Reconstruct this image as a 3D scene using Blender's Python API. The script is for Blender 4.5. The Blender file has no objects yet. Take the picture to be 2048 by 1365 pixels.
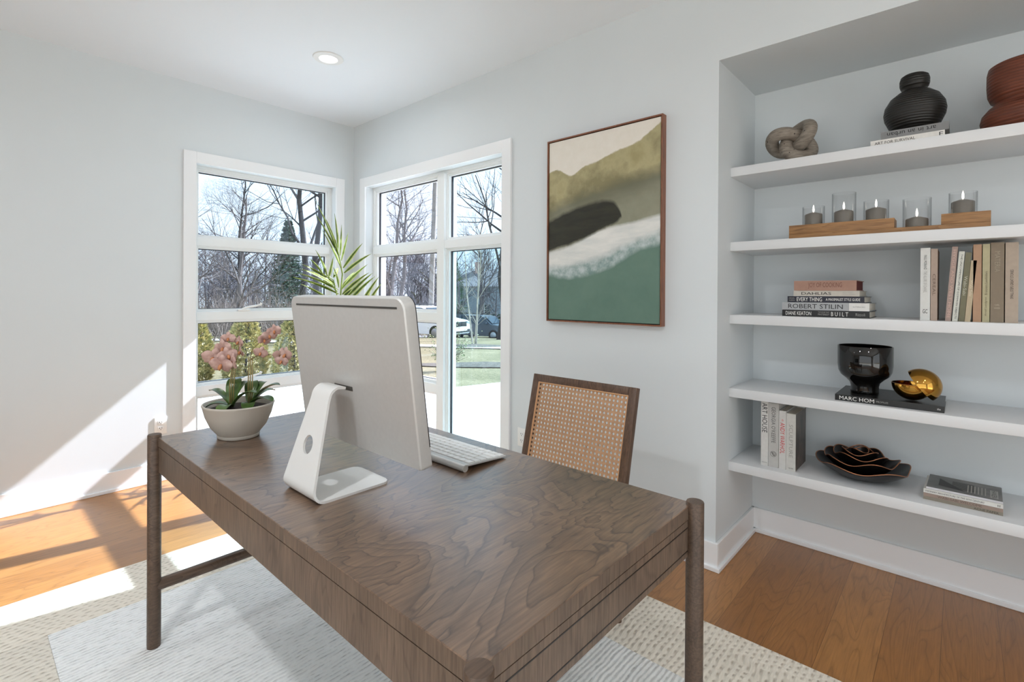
SKY, SUN, LAMP_FILL, EXPO = 2.9, 27.0, 15.0, -0.70
import bpy, bmesh, math, random
from mathutils import Vector, Matrix, Euler
S = bpy.context.scene
COL = S.collection
pi = math.pi

# ---------------------------------------------------------------- helpers
def lin(c):
    r = []
    for v in c[:3]:
        v = v / 255.0
        r.append(v / 12.92 if v <= 0.04045 else ((v + 0.055) / 1.055) ** 2.4)
    return tuple(r) + (1.0,)

class N:
    """small node-tree builder"""
    def __init__(s, name):
        s.m = bpy.data.materials.new(name); s.m.use_nodes = True
        s.t = s.m.node_tree; s.n = s.t.nodes; s.l = s.t.links
        s.b = s.n['Principled BSDF']; s.out = s.n['Material Output']
    def a(s, typ, ins=None, **props):
        x = s.n.new(typ)
        for k, v in props.items(): setattr(x, k, v)
        if ins:
            for k, v in ins.items(): s.set(x, k, v)
        return x
    def set(s, x, k, v):
        i = x.inputs[k]
        if hasattr(v, 'is_output'): s.l.new(v, i)
        elif hasattr(v, 'outputs'): s.l.new(v.outputs[0], i)
        else: i.default_value = v
    def math(s, op, a, b=None, c=None, clamp=False):
        x = s.a('ShaderNodeMath', operation=op, use_clamp=clamp)
        s.set(x, 0, a)
        if b is not None: s.set(x, 1, b)
        if c is not None: s.set(x, 2, c)
        return x.outputs[0]
    def mix(s, f, a, b, blend='MIX'):
        x = s.a('ShaderNodeMix', data_type='RGBA', blend_type=blend)
        s.set(x, 0, f); s.set(x, 6, a); s.set(x, 7, b)
        return x.outputs[2]
    def ramp(s, f, stops):
        x = s.a('ShaderNodeValToRGB'); s.set(x, 0, f)
        e = x.color_ramp.elements
        e[0].position, e[0].color = stops[0]; e[1].position, e[1].color = stops[-1]
        for p, c in stops[1:-1]:
            q = e.new(p); q.color = c
        return x.outputs[0]
    def coord(s, scale=(1, 1, 1), loc=(0, 0, 0), rot=(0, 0, 0)):
        tc = s.a('ShaderNodeTexCoord')
        mp = s.a('ShaderNodeMapping', {'Vector': tc.outputs['Object'], 'Scale': scale, 'Location': loc, 'Rotation': rot})
        return mp.outputs[0]
    def noise(s, vec, scale, detail=2.0, rough=0.5, dist=0.0):
        x = s.a('ShaderNodeTexNoise', {'Vector': vec, 'Scale': scale, 'Detail': detail, 'Roughness': rough, 'Distortion': dist})
        return x.outputs[0]
    def bump(s, h, strength=0.3, dist=0.01):
        x = s.a('ShaderNodeBump', {'Strength': strength, 'Distance': dist, 'Height': h})
        s.l.new(x.outputs[0], s.b.inputs['Normal'])
    def p(s, **k):
        for a, v in k.items(): s.set(s.b, a.replace('_', ' '), v)
        return s

def mat(name, c, rough=0.5, metal=0.0, var=0.0, vscale=20.0, bump=0.0, bscale=200.0, bdist=0.002, spec=0.5, coat=0.0):
    n = N(name)
    col = lin(c)
    n.p(Roughness=rough, Metallic=metal)
    n.b.inputs['Specular IOR Level'].default_value = spec
    n.b.inputs['Coat Weight'].default_value = coat
    v = n.coord()
    if var > 0:
        f = n.noise(v, vscale, 3)
        d = tuple(x * (1 - var) for x in col[:3]) + (1,)
        e = tuple(min(1, x * (1 + var)) for x in col[:3]) + (1,)
        n.set(n.b, 'Base Color', n.ramp(f, [(0.3, d), (0.7, e)]))
    else:
        n.set(n.b, 'Base Color', col)
    if bump > 0:
        n.bump(n.noise(v, bscale, 2), bump, bdist)
    return n.m

def wood(name, dark, mid, light, grain='x', contour=9.0, cs=1.3, stretch=4.0, rough=0.42, fibre=90.0, bump=0.15, lines=0.55, det=2.5, dis=0.9):
    n = N(name)
    st = {'x': (1, stretch, stretch), 'y': (stretch, 1, stretch), 'z': (stretch, stretch, 1)}[grain]
    v = n.coord(scale=tuple(cs * k for k in st))
    a = n.noise(v, 1.0, det, 0.45, dis)
    w = n.math('FRACT', n.math('MULTIPLY', a, contour))
    fs = {'x': (4, 60, 60), 'y': (60, 4, 60), 'z': (60, 60, 4)}[grain]
    f = n.noise(n.coord(scale=fs), fibre / 30.0, 3, 0.6)
    base = n.ramp(w, [(0.0, lin(dark)), (0.10, lin(mid)), (0.75, lin(light)), (0.93, lin(light)), (1.0, lin(dark))])
    base = n.mix(lines, lin(mid), base)
    fi = n.ramp(f, [(0.3, (0.62, 0.62, 0.62, 1)), (0.65, (1.12, 1.12, 1.12, 1))])
    big = n.ramp(n.noise(n.coord(scale=st), 2.2, 2), [(0.3, (0.85, 0.85, 0.85, 1)), (0.7, (1.1, 1.1, 1.1, 1))])
    c = n.mix(1.0, base, fi, 'MULTIPLY')
    c = n.mix(1.0, c, big, 'MULTIPLY')
    n.set(n.b, 'Base Color', c)
    n.p(Roughness=rough)
    n.bump(n.math('ADD', n.math('MULTIPLY', f, 0.6), n.math('MULTIPLY', w, 0.4)), bump, 0.0012)
    return n.m

def tag(o, label=None, cat=None, group=None, kind=None):
    if label: o['label'] = label
    if cat: o['category'] = cat
    if group: o['group'] = group
    if kind: o['kind'] = kind
    return o

def empty(name, loc=(0, 0, 0), rot=(0, 0, 0)):
    o = bpy.data.objects.new(name, None); COL.objects.link(o)
    o.empty_display_size = 0.05; o.location = loc; o.rotation_euler = rot
    return o

def thing(name, label, cat, loc=(0, 0, 0), rot=(0, 0, 0), group=None):
    return tag(empty(name, loc, rot), label, cat, group)

def link(name, me, m, parent=None, smooth=None):
    o = bpy.data.objects.new(name, me); COL.objects.link(o)
    if m is not None:
        for x in (m if isinstance(m, (list, tuple)) else [m]): me.materials.append(x)
    if parent is not None: o.parent = parent
    if smooth is not None and len(me.polygons):
        me.polygons.foreach_set('use_smooth', [True] * len(me.polygons))
        if smooth < 180:
            try: me.set_sharp_from_angle(angle=math.radians(smooth))
            except Exception: pass
    return o

class B:
    """collects shapes into one mesh"""
    def __init__(s): s.bm = bmesh.new()
    def box(s, x0, x1, y0, y1, z0, z1, M=None, bev=0.0, seg=2):
        x0, x1 = min(x0, x1), max(x0, x1); y0, y1 = min(y0, y1), max(y0, y1); z0, z1 = min(z0, z1), max(z0, z1)
        r = bmesh.ops.create_cube(s.bm, size=1.0)
        vs = r['verts']
        for v in vs:
            v.co = Vector(((x0 + x1) / 2 + v.co.x * (x1 - x0), (y0 + y1) / 2 + v.co.y * (y1 - y0), (z0 + z1) / 2 + v.co.z * (z1 - z0)))
        if bev > 0:
            es = list({e for v in vs for e in v.link_edges})
            rr = bmesh.ops.bevel(s.bm, geom=es, offset=bev, segments=seg, affect='EDGES', profile=0.5)
            vs = list({v for f in rr['faces'] for v in f.verts} | {v for v in vs if v.is_valid})
        if M is not None:
            for v in vs: v.co = M @ v.co
        return vs
    def ring(s, pts): return [s.bm.verts.new(p) for p in pts]
    def skin(s, rings, closed=False, cap=True):
        n = len(rings[0])
        for i in range(len(rings) - (0 if closed else 1)):
            a, b = rings[i], rings[(i + 1) % len(rings)]
            for j in range(n):
                try: s.bm.faces.new((a[j], a[(j + 1) % n], b[(j + 1) % n], b[j]))
                except ValueError: pass
        if cap and not closed:
            try: s.bm.faces.new(list(reversed(rings[0])))
            except ValueError: pass
            try: s.bm.faces.new(rings[-1])
            except ValueError: pass
    def tube(s, pts, rad, seg=8, closed=False, cap=True, flat=1.0):
        pts = [Vector(p) for p in pts]; n = len(pts)
        if not isinstance(rad, (list, tuple)): rad = [rad] * n
        rings = []; up = None
        for i in range(n):
            if closed: d = pts[(i + 1) % n] - pts[i - 1]
            else: d = pts[min(i + 1, n - 1)] - pts[max(i - 1, 0)]
            if d.length < 1e-9: d = Vector((0, 0, 1))
            d.normalize()
            if up is None:
                up = Vector((0, 0, 1)) if abs(d.z) < 0.9 else Vector((1, 0, 0))
            u = up - d * up.dot(d)
            if u.length < 1e-6: u = d.orthogonal()
            u.normalize(); w = d.cross(u); up = u
            rings.append(s.ring([pts[i] + (u * math.cos(2 * pi * k / seg) + w * math.sin(2 * pi * k / seg) * flat) * rad[i] for k in range(seg)]))
        s.skin(rings, closed, cap)
    def cyl(s, p0, p1, r0, r1=None, seg=24): s.tube([p0, p1], [r0, r0 if r1 is None else r1], seg)
    def lathe(s, prof, seg=48, c=(0, 0, 0), wob=None, ex=1.0, ey=1.0):
        rings = []
        for r, z in prof:
            rings.append(s.ring([(c[0] + ex * r * math.cos(2 * pi * k / seg), c[1] + ey * r * math.sin(2 * pi * k / seg), c[2] + z) for k in range(seg)]))
        s.skin(rings, False, True)
    def prism(s, poly, axis, a, b):
        """extrude a 2D polygon along an axis"""
        def P(u, v, t): return {'x': (t, u, v), 'y': (u, t, v), 'z': (u, v, t)}[axis]
        r0 = s.ring([P(u, v, a) for u, v in poly]); r1 = s.ring([P(u, v, b) for u, v in poly])
        s.skin([r0, r1])
    def done(s, name, m, parent=None, smooth=30):
        bmesh.ops.recalc_face_normals(s.bm, faces=s.bm.faces[:])
        me = bpy.data.meshes.new(name); s.bm.to_mesh(me); s.bm.free()
        return link(name, me, m, parent, smooth)

def boxobj(name, dims, m, parent=None, bev=0.0, M=None):
    b = B(); b.box(*dims, M=M, bev=bev)
    return b.done(name, m, parent)

def rrect(y0, y1, z0, z1, rt, rb, seg=6):
    """rounded rectangle (u,v), top radius rt, bottom radius rb"""
    out = []
    for cy, cz, r, a0 in ((y1 - rt, z1 - rt, rt, 0), (y0 + rt, z1 - rt, rt, pi / 2), (y0 + rb, z0 + rb, rb, pi), (y1 - rb, z0 + rb, rb, 1.5 * pi)):
        for k in range(seg + 1):
            a = a0 + pi / 2 * k / seg
            out.append((cy + r * math.cos(a), cz + r * math.sin(a)))
    return out

def letters(txt, parent, m, X, Y, center, width, height, name='title_lettering', shear=0.0):
    """printed words: real letter shapes lying on a surface"""
    cu = bpy.data.curves.new('t', 'FONT'); cu.body = txt; cu.extrude = 0.0; cu.shear = shear; cu.resolution_u = 2
    o = bpy.data.objects.new('t', cu); COL.objects.link(o)
    dg = bpy.context.evaluated_depsgraph_get()
    me = bpy.data.meshes.new_from_object(o.evaluated_get(dg))
    bpy.data.objects.remove(o); bpy.data.curves.remove(cu)
    xs = [v.co.x for v in me.vertices]; ys = [v.co.y for v in me.vertices]
    x0, x1, y0, y1 = min(xs), max(xs), min(ys), max(ys)
    X = Vector(X); Y = Vector(Y); Z = X.cross(Y); c = Vector(center)
    for v in me.vertices:
        v.co = c + X * ((v.co.x - (x0 + x1) / 2) / (x1 - x0) * width) + Y * ((v.co.y - (y0 + y1) / 2) / (y1 - y0) * height) + Z * 0.0005
    me.name = name
    return link(name, me, m, parent)

# ---------------------------------------------------------------- camera
cam = bpy.data.cameras.new('camera'); co = bpy.data.objects.new('camera', cam); COL.objects.link(co)
yaw, pit, rol = (math.radians(a) for a in (-48.10519, -0.183775, 0.347779))
fw = Vector((-math.sin(yaw) * math.cos(pit), math.cos(yaw) * math.cos(pit), math.sin(pit)))
rt = Vector((math.cos(yaw), math.sin(yaw), 0)); up = rt.cross(fw)
rt2 = rt * math.cos(rol) + up * math.sin(rol); up2 = up * math.cos(rol) - rt * math.sin(rol)
M = Matrix((rt2, up2, -fw)).transposed().to_4x4(); M.translation = Vector((-2.355874, -4.010127, 1.275053))
co.matrix_world = M
cam.sensor_fit = 'HORIZONTAL'; cam.sensor_width = 36.0; cam.lens = 998.9276 * 36 / 2048
cam.shift_y = -91.41512 / 2048; cam.clip_start = 0.03; cam.clip_end = 500
S.camera = co

# ---------------------------------------------------------------- materials
M_wall = mat('wall_paint', (217, 222, 224), 0.6, var=0.008, vscale=3, bump=0.03, bscale=250)
M_ceil = mat('ceiling_paint', (238, 242, 246), 0.7)
M_trim = mat('trim_paint', (238, 239, 240), 0.32)
M_shelf = mat('shelf_paint', (224, 225, 226), 0.4)
M_frame = mat('window_frame_paint', (236, 238, 238), 0.3)
M_gasket = mat('black_gasket', (14, 20, 34), 0.4)
M_black = mat('satin_black', (16, 15, 15), 0.35)
M_white = mat('white_plastic', (238, 238, 236), 0.35)
M_alu2 = mat('bead_blasted_aluminium', (228, 227, 224), 0.42, metal=0.15)
M_alu = mat('satin_aluminium', (203, 202, 199), 0.42, metal=0.4, var=0.02, vscale=80)
M_desk_top = wood('walnut_top', (70, 51, 37), (104, 79, 59), (124, 96, 73), 'x', 13, 1.9, 1.9, 0.42, 80, 0.15, 0.8, 4.0, 1.3)
for _n in (M_desk_top.node_tree.nodes['Principled BSDF'],):
    _n.inputs['Specular IOR Level'].default_value = 0.5; _n.inputs['Coat Weight'].default_value = 0.9; _n.inputs['Coat Roughness'].default_value = 0.24; _n.inputs['Coat IOR'].default_value = 1.65
M_desk_side = wood('walnut_side', (84, 68, 56), (110, 92, 78), (118, 100, 84), 'z', 6, 1.6, 6, 0.45, 90, 0.12, 0.5)
M_desk_leg = wood('walnut_leg', (66, 50, 40), (92, 73, 59), (102, 82, 66), 'x', 8, 3.0, 3, 0.45, 90, 0.12, 0.5)
M_oak = wood('oak_block', (128, 88, 50), (158, 114, 70), (172, 128, 82), 'y', 7, 2.0, 9, 0.5, 90, 0.1, 0.6)

def floor_mat():
    n = N('oak_floor')
    tc = n.a('ShaderNodeTexCoord').outputs['Object']
    mp = n.a('ShaderNodeMapping', {'Vector': tc, 'Location': (0.4, 0.043, 0)}).outputs[0]
    br = n.a('ShaderNodeTexBrick', {'Vector': mp, 'Color1': (0.15, 0.15, 0.15, 1), 'Color2': (0.95, 0.95, 0.95, 1), 'Mortar': (0, 0, 0, 1), 'Scale': 1.0, 'Mortar Size': 0.0009,
            'Mortar Smooth': 0.1, 'Bias': 0.0, 'Brick Width': 1.9, 'Row Height': 0.1635}, offset=0.37, offset_frequency=2)
    # every board gets its own grain: shift the grain coordinates by the board's tone
    sh = n.a('ShaderNodeVectorMath', {0: n.a('ShaderNodeVectorMath', {0: br.outputs[0], 'Scale': 37.0}, operation='SCALE').outputs[0], 1: tc}, operation='ADD').outputs[0]
    g = n.a('ShaderNodeMapping', {'Vector': sh, 'Scale': (1.1, 7, 1)}).outputs[0]
    a = n.noise(g, 1.0, 2.0, 0.45, 0.6)
    w = n.math('FRACT', n.math('MULTIPLY', a, 17.0))
    f = n.noise(n.a('ShaderNodeMapping', {'Vector': sh, 'Scale': (5, 90, 1)}).outputs[0], 2.0, 3, 0.6)
    tone = n.ramp(br.outputs[0], [(0.1, lin((148, 98, 50))), (0.5, lin((162, 110, 58))), (1.0, lin((172, 120, 66)))])
    c = n.mix(1.0, tone, n.ramp(w, [(0, (0.70, 0.68, 0.65, 1)), (0.12, (0.95, 0.95, 0.95, 1)), (0.8, (1.05, 1.05, 1.05, 1)), (1, (0.84, 0.83, 0.82, 1))]), 'MULTIPLY')
    c = n.mix(1.0, c, n.ramp(f, [(0.3, (0.82, 0.82, 0.82, 1)), (0.65, (1.06, 1.06, 1.06, 1))]), 'MULTIPLY')
    c = n.mix(n.math('MULTIPLY', br.outputs[1], 0.55), c, lin((70, 44, 26)))
    n.set(n.b, 'Base Color', c); n.p(Roughness=0.36); n.b.inputs['Coat Weight'].default_value = 0.4; n.b.inputs['Coat Roughness'].default_value = 0.3
    n.bump(n.math('SUBTRACT', n.math('MULTIPLY', f, 0.25), br.outputs[1]), 0.15, 0.001)
    return n.m
M_floor = floor_mat()

# ---------------------------------------------------------------- room shell
H = 2.74
def struct(name, parts, m, bev=0.0):
    b = B()
    for p in parts: b.box(*p, bev=bev)
    o = b.done(name, m); tag(o, kind='structure'); return o
struct('floor', [(-4.8, 0.66, -7.2, 0.0, -0.1, 0.0)], M_floor)
struct('ceiling', [(-5.0, 0.2, -7.4, 0.2, H, H + 0.15)], M_ceil)
UA0, UA1 = -1.226, -0.171           # window in the left wall (along x)
UB0, UB1 = -1.815, -0.211           # window in the right wall (along y)
WZ0, WZ1 = 0.13, 2.182
YN, YN2, ZN, XN = -3.174, -5.25, 2.36, 0.546
struct('wall_left', [(-5.0, UA0, 0, 0.2, -0.1, H), (UA1, 0.0, 0, 0.2, -0.1, H), (UA0, UA1, 0, 0.2, WZ1, H), (UA0, UA1, 0, 0.2, -0.1, WZ0)], M_wall)
struct('wall_right', [(0, 0.2, UB1, 0.2, -0.1, H), (0, 0.2, YN, UB0, -0.1, H), (0, 0.2, UB0, UB1, WZ1, H), (0, 0.2, UB0, UB1, -0.1, WZ0),
       (0, 0.2, YN2, YN, ZN, H), (0, 0.2, -7.4, YN2, -0.1, H),
       (0.2, 0.75, YN, YN + 0.1, -0.1, ZN + 0.1), (0.2, 0.75, YN2 - 0.1, YN2, -0.1, ZN + 0.1), (XN, 0.75, YN2, YN, -0.1, ZN + 0.1), (0.2, XN, YN2, YN, ZN, ZN + 0.1)], M_wall)
struct('wall_back', [(-5.0, -3.8, -7.4, -7.2, -0.1, H), (-1.2, 0, -7.4, -7.2, -0.1, H), (-3.8, -1.2, -7.4, -7.2, 2.55, H)], M_wall)  # wide opening added behind the camera to let in fill daylight
struct('wall_side', [(-5.0, -4.8, -7.2, -6.9, -0.1, H), (-5.0, -4.8, -2.3, 0, -0.1, H), (-5.0, -4.8, -6.9, -2.3, 2.55, H)], M_wall)  # this unseen opening is also added for fill daylight

def baseboard(name, runs):
    b = B()
    for (p, q, nx, ny, *ext) in runs:     # wall line p->q, outward normal (nx,ny); ext wraps an outside corner
        for t, z0, z1 in ((0.014, 0.0, 0.127), (0.026, 0.0, 0.02)):
            x0, x1 = sorted((p[0], q[0])); y0, y1 = sorted((p[1], q[1]))
            if ext: y0 -= t
            if nx: b.box(p[0], p[0] + nx * t, y0, y1, z0, z1, bev=0.002, seg=1)
            else: b.box(x0, x1, p[1], p[1] + ny * t, z0, z1, bev=0.002, seg=1)
    o = b.done(name, M_trim); tag(o, kind='structure')
baseboard('baseboard_left', [((-4.8, 0), (-1.305, 0), 0, -1), ((-0.092, 0), (0, 0), 0, -1)])
baseboard('baseboard_right', [((0, YN), (0, -1.894), -1, 0, 1), ((0, -7.2), (0, YN2 + 0.014), -1, 0)])
baseboard('baseboard_niche', [((0.0, YN), (XN, YN), 0, -1), ((XN, YN2), (XN, YN), -1, 0)])

# windows
def glass_mat(name, tint):
    n = N(name)
    n.n.remove(n.b)
    tr = n.a('ShaderNodeBsdfTransparent', {'Color': tint})
    gl = n.a('ShaderNodeBsdfGlossy', {'Color': (1, 1, 1, 1), 'Roughness': 0.0})
    lw = n.a('ShaderNodeLayerWeight', {'Blend': 0.5})
    fr = n.math('MULTIPLY_ADD', n.math('POWER', lw.outputs[1], 5.0), 0.7, 0.05)
    mx = n.a('ShaderNodeMixShader', {0: fr, 1: tr.outputs[0], 2: gl.outputs[0]})
    n.l.new(mx.outputs[0], n.out.inputs[0])
    return n.m
G_a = glass_mat('glass_blue', (0.74, 0.87, 1.0, 1))
G_b = glass_mat('glass_violet', (0.80, 0.86, 1.0, 1))
G_c = glass_mat('glass_teal', (0.56, 0.80, 0.94, 1))

def window(name, plane, u0, u1, columns, casing):
    """plane 'y': wall y=0 (u is x); plane 'x': wall x=0 (u is y); depth d goes outwards"""
    root = tag(empty(name, (0, 0, 0)), kind='structure')
    def bx(b, a0, a1, d0, d1, z0, z1, bev=0.0):
        if plane == 'y': b.box(a0, a1, d0, d1, z0, z1, bev=bev, seg=1)
        else: b.box(d0, d1, a0, a1, z0, z1, bev=bev, seg=1)
    b = B()
    cw, t = 0.079, 0.018
    bx(b, u0 - cw, u0, -t, 0.0, WZ0 - cw, WZ1 + cw, 0.002); bx(b, u1, u1 + cw, -t, 0.0, WZ0 - cw, WZ1 + cw, 0.002)
    bx(b, u0, u1, -t, 0.0, WZ1, WZ1 + cw, 0.002); bx(b, u0, u1, -t, 0.0, WZ0 - cw, WZ0, 0.002)
    b.done('casing', M_trim, root)
    b = B()     # fixed frame: perimeter, mullions and transoms
    F = 0.02; d0, d1 = 0.066, 0.175
    bx(b, u0, u0 + F, d0, d1, WZ0, WZ1); bx(b, u1 - F, u1, d0, d1, WZ0, WZ1)
    bx(b, u0 + F, u1 - F, d0, d1, WZ1 - F, WZ1); bx(b, u0 + F, u1 - F, d0, d1, WZ0, WZ0 + F)
    edges = [c[0] for c in columns] + [columns[-1][1]]
    for i in range(len(columns) - 1):
        bx(b, columns[i][1], columns[i + 1][0], d0 - 0.018, d1, WZ0 + F, WZ1 - F, 0.002)
    for (a0, a1, rows, gl) in columns:
        for i in range(len(rows) - 1):
            bx(b, a0, a1, d0 - 0.012, d1, rows[i][1], rows[i + 1][0], 0.002)
    b.done('frame', M_frame, root)
    for (a0, a1, rows, gl) in columns:
        for ri, (z0, z1) in enumerate(rows):
            s = 0.02
            b = B()
            for k, (w, e0, e1) in enumerate(((s, 0.082, 0.15), (s * 0.55, 0.074, 0.083))):
                bx(b, a0, a0 + w, e0, e1, z0, z1); bx(b, a1 - w, a1, e0, e1, z0, z1)
                bx(b, a0 + w, a1 - w, e0, e1, z1 - w, z1); bx(b, a0 + w, a1 - w, e0, e1, z0, z0 + w)
            sash = b.done('sash', M_frame, root)
            b = B(); g = s + 0.006
            bx(b, a0 + s, a0 + g, 0.104, 0.118, z0 + s, z1 - s); bx(b, a1 - g, a1 - s, 0.104, 0.118, z0 + s, z1 - s)
            bx(b, a0 + g, a1 - g, 0.104, 0.118, z1 - g, z1 - s); bx(b, a0 + g, a1 - g, 0.104, 0.118, z0 + s, z0 + s + 0.003)
            b.done('gasket', M_gasket, sash)
            me = bpy.data.meshes.new('pane')
            q = [(a0 + s, z0 + s), (a1 - s, z0 + s), (a1 - s, z1 - s), (a0 + s, z1 - s)]
            vs = [((u, 0.11, z) if plane == 'y' else (0.11, u, z)) for u, z in q]
            me.from_pydata(vs, [], [(0, 1, 2, 3)])
            link('pane', me, gl if not isinstance(gl, tuple) else gl[ri], sash)
    return root
R4 = [(0.15, 0.525), (0.595, 1.068), (1.13, 1.608), (1.668, 2.162)]
wa = window('window_1', 'y', UA0, UA1, [(UA0 + 0.02, UA1 - 0.02, R4, G_a)], M_trim)
wb = window('window_2', 'x', UB0, UB1, [(UB0 + 0.02, -1.175, [(0.15, 1.608), (1.668, 2.162)], (G_c, G_a)), (-1.095, UB1 - 0.02, R4, G_b)], M_trim)
for z in (1.142, 0.607):            # awning cranks on the left window
    b = B()
    b.box(-0.93, -0.84, 0.045, 0.076, z - 0.012, z + 0.004, bev=0.005)
    b.tube([(-0.90, 0.052, z + 0.004), (-0.86, 0.046, z + 0.018), (-0.80, 0.044, z + 0.028), (-0.77, 0.044, z + 0.036)], [0.007, 0.009, 0.008, 0.006], 8)
    b.tube([(-0.77, 0.044, z + 0.03), (-0.762, 0.04, z + 0.05)], [0.009, 0.010], 10)
    b.done('handle', M_white, wa, 60)

# wall outlets
def outlet(plane, u, z, label):
    o = thing('wall_outlet', label, 'outlet', (u, -0.0, z) if plane == 'y' else (0, u, z), (0, 0, 0 if plane == 'y' else -pi / 2))
    b = B(); b.box(-0.036, 0.036, -0.007, 0, -0.058, 0.058, bev=0.003); b.done('cover_plate', M_white, o)
    for s in (-1, 1):
        b = B(); b.box(-0.017, 0.017, -0.0105, -0.006, s * 0.02 - 0.0145, s * 0.02 + 0.0145, bev=0.003)
        f = b.done('receptacle', M_white, o)
        b = B()
        for dx in (-0.006, 0.006): b.box(dx - 0.0014, dx + 0.0014, -0.011, -0.0095, s * 0.02 - 0.001, s * 0.02 + 0.008)
        b.cyl((0, -0.011, s * 0.02 - 0.007), (0, -0.0095, s * 0.02 - 0.007), 0.0026, seg=10)
        b.done('slot', M_black, f)
outlet('y', -1.43, 0.372, 'white duplex wall outlet in the sunlit patch beside the left window')
outlet('x', -1.992, 0.383, 'white duplex wall outlet behind the cane chair, under the painting')

# recessed ceiling light
dl = thing('recessed_ceiling_light', 'round white recessed light glowing in the ceiling', 'ceiling light', (-0.803, -1.065, H))
b = B(); b.lathe([(0.052, -0.001), (0.056, -0.009), (0.088, -0.006), (0.092, -0.001)], 48); b.done('trim_ring', M_white, dl, 40)
n = N('lamp_lens'); n.p(Base_Color=(1, 1, 1, 1)); n.set(n.b, 'Emission Color', (1.0, 0.98, 0.95, 1)); n.set(n.b, 'Emission Strength', 4.0)
b = B(); b.lathe([(0.0005, -0.004), (0.053, -0.003), (0.054, -0.001)], 40); b.done('lens', n.m, dl)
def lamp_or_fill(x, y, w=14.0):  # disk light for the ceiling fitting and for the added fill
    L = bpy.data.lights.new('downlight_or_fill', 'AREA'); L.shape = 'DISK'; L.size = 0.12; L.energy = w; L.color = (0.92, 0.95, 1.0); L.spread = math.radians(170)
    o = bpy.data.objects.new('downlight_or_fill', L); COL.objects.link(o); o.location = (x, y, H - 0.012); return o
# ---------------------------------------------------------------- rug
def rug_mat(name, base, dark, row, dash, strength, warm=0.0):
    n = N(name)
    v = n.coord()
    wob = n.noise(v, 9, 2)
    sx = n.a('ShaderNodeSeparateXYZ', {0: v})
    y = n.math('ADD', n.math('DIVIDE', sx.outputs[1], row), n.math('MULTIPLY', wob, 1.1))
    ry = n.math('SINE', n.math('MULTIPLY', y, 2 * pi))
    k = n.noise(n.a('ShaderNodeMapping', {'Vector': v, 'Scale': (1 / dash, 1 / row * 0.9, 1)}).outputs[0], 1.0, 2, 0.6)
    if dash < 0.02:   # knotted bands
        x = n.math('ADD', n.math('ADD', n.math('DIVIDE', sx.outputs[0], 0.034), n.math('MULTIPLY', wob, 2.5)), n.math('MULTIPLY', n.math('FLOOR', y), 0.37))
        rx = n.math('SINE', n.math('MULTIPLY', x, 2 * pi))
        h = n.math('ADD', n.math('MULTIPLY', ry, n.math('ADD', n.math('MULTIPLY', rx, 0.35), 0.65)), n.math('MULTIPLY', k, 0.8))
    else:
        h = n.math('ADD', n.math('MULTIPLY', ry, 0.55), n.math('MULTIPLY', k, 1.5))
    f = n.math('MULTIPLY_ADD', h, 0.55, 0.3 if dash > 0.02 else 0.5, clamp=True)
    n.set(n.b, 'Base Color', n.ramp(f, [(0.12, lin(dark)), (0.5, lin(base)), (1.0, lin(base))]))
    n.p(Roughness=0.95); n.b.inputs['Specular IOR Level'].default_value = 0.1
    n.bump(f, strength, 0.006)
    return n.m
M_rug_f = rug_mat('rug_field_wool', (250, 250, 247), (150, 150, 147), 0.0165, 0.035, 0.9)
M_rug_b = rug_mat('rug_border_jute', (240, 231, 216), (186, 173, 155), 0.0215, 0.012, 0.8)
rug = thing('area_rug', 'cream woven rug with white ribbed centre, lying under the desk', 'rug', (0, 0, 0))
rx0, rx1, ry0, ry1 = -2.465, -0.41, -4.7, -1.16
fx0, fx1, fy0, fy1 = -2.127, -0.748, -4.34, -1.523
boxobj('field', (fx0, fx1, fy0, fy1, 0.0, 0.0085), M_rug_f, rug)
b = B()
b.box(rx0, rx1, fy1, ry1, 0, 0.009, bev=0.003); b.box(rx0, rx1, ry0, fy0, 0, 0.009, bev=0.003)
b.box(rx0, fx0, fy0, fy1, 0, 0.009, bev=0.003); b.box(fx1, rx1, fy0, fy1, 0, 0.009, bev=0.003)
b.done('border', M_rug_b, rug)

# ---------------------------------------------------------------- desk
DZ = 0.757
dx0, dx1, dy0, dy1 = -1.874, -1.128, -3.519, -1.884
desk = thing('desk', 'brown walnut writing desk with round corner legs, standing on the rug', 'desk', (-1.501, -2.7015, 0))
ox, oy = 1.501, 2.7015
b = B(); b.box(dx0 + ox, dx1 + ox, dy0 + oy, dy1 + oy, 0.7235, DZ, bev=0.0015, seg=1)
top = b.done('tabletop', [M_desk_top, M_desk_side], desk)
for p in top.data.polygons:
    if abs(p.normal.z) < 0.5: p.material_index = 1
i = 0.0015
boxobj('apron', (dx0 + ox + i, dx1 + ox - i, dy0 + oy + i, dy1 + oy - i, 0.633, 0.7215), M_desk_side, desk)
boxobj('core', (dx0 + ox + 0.012, dx1 + ox - 0.012, dy0 + oy + 0.012, dy1 + oy - 0.012, 0.70, 0.73), M_black, desk)
for s, yy in ((-1, dy0 + oy), (1, dy1 + oy)):      # end panels framed by thin grooves
    b = B()
    for z in (0.7045, 0.6475): b.box(dx0 + ox + 0.03, dx1 + ox - 0.03, yy - s * 0.004, yy - s * (i - 0.0006), z - 0.0012, z + 0.0012)
    b.done('groove', M_black, desk)
for lx in (-1.8805, -1.1375):
    for ly in (-3.5275, -1.876):
        b = B(); b.lathe([(0.0208, 0.008), (0.0213, 0.02), (0.0213, 0.764), (0.0198, 0.7665), (0.0005, 0.7668)], 32, (lx + ox, ly + oy, 0))
        b.done('leg', M_desk_leg, desk, 40)
for ly in (-3.5275, -1.876):
    b = B(); b.cyl((-1.8805 + ox, ly + oy, 0.224), (-1.1375 + ox, ly + oy, 0.224), 0.0205, seg=20); b.done('stretcher', M_desk_leg, desk, 40)

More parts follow.
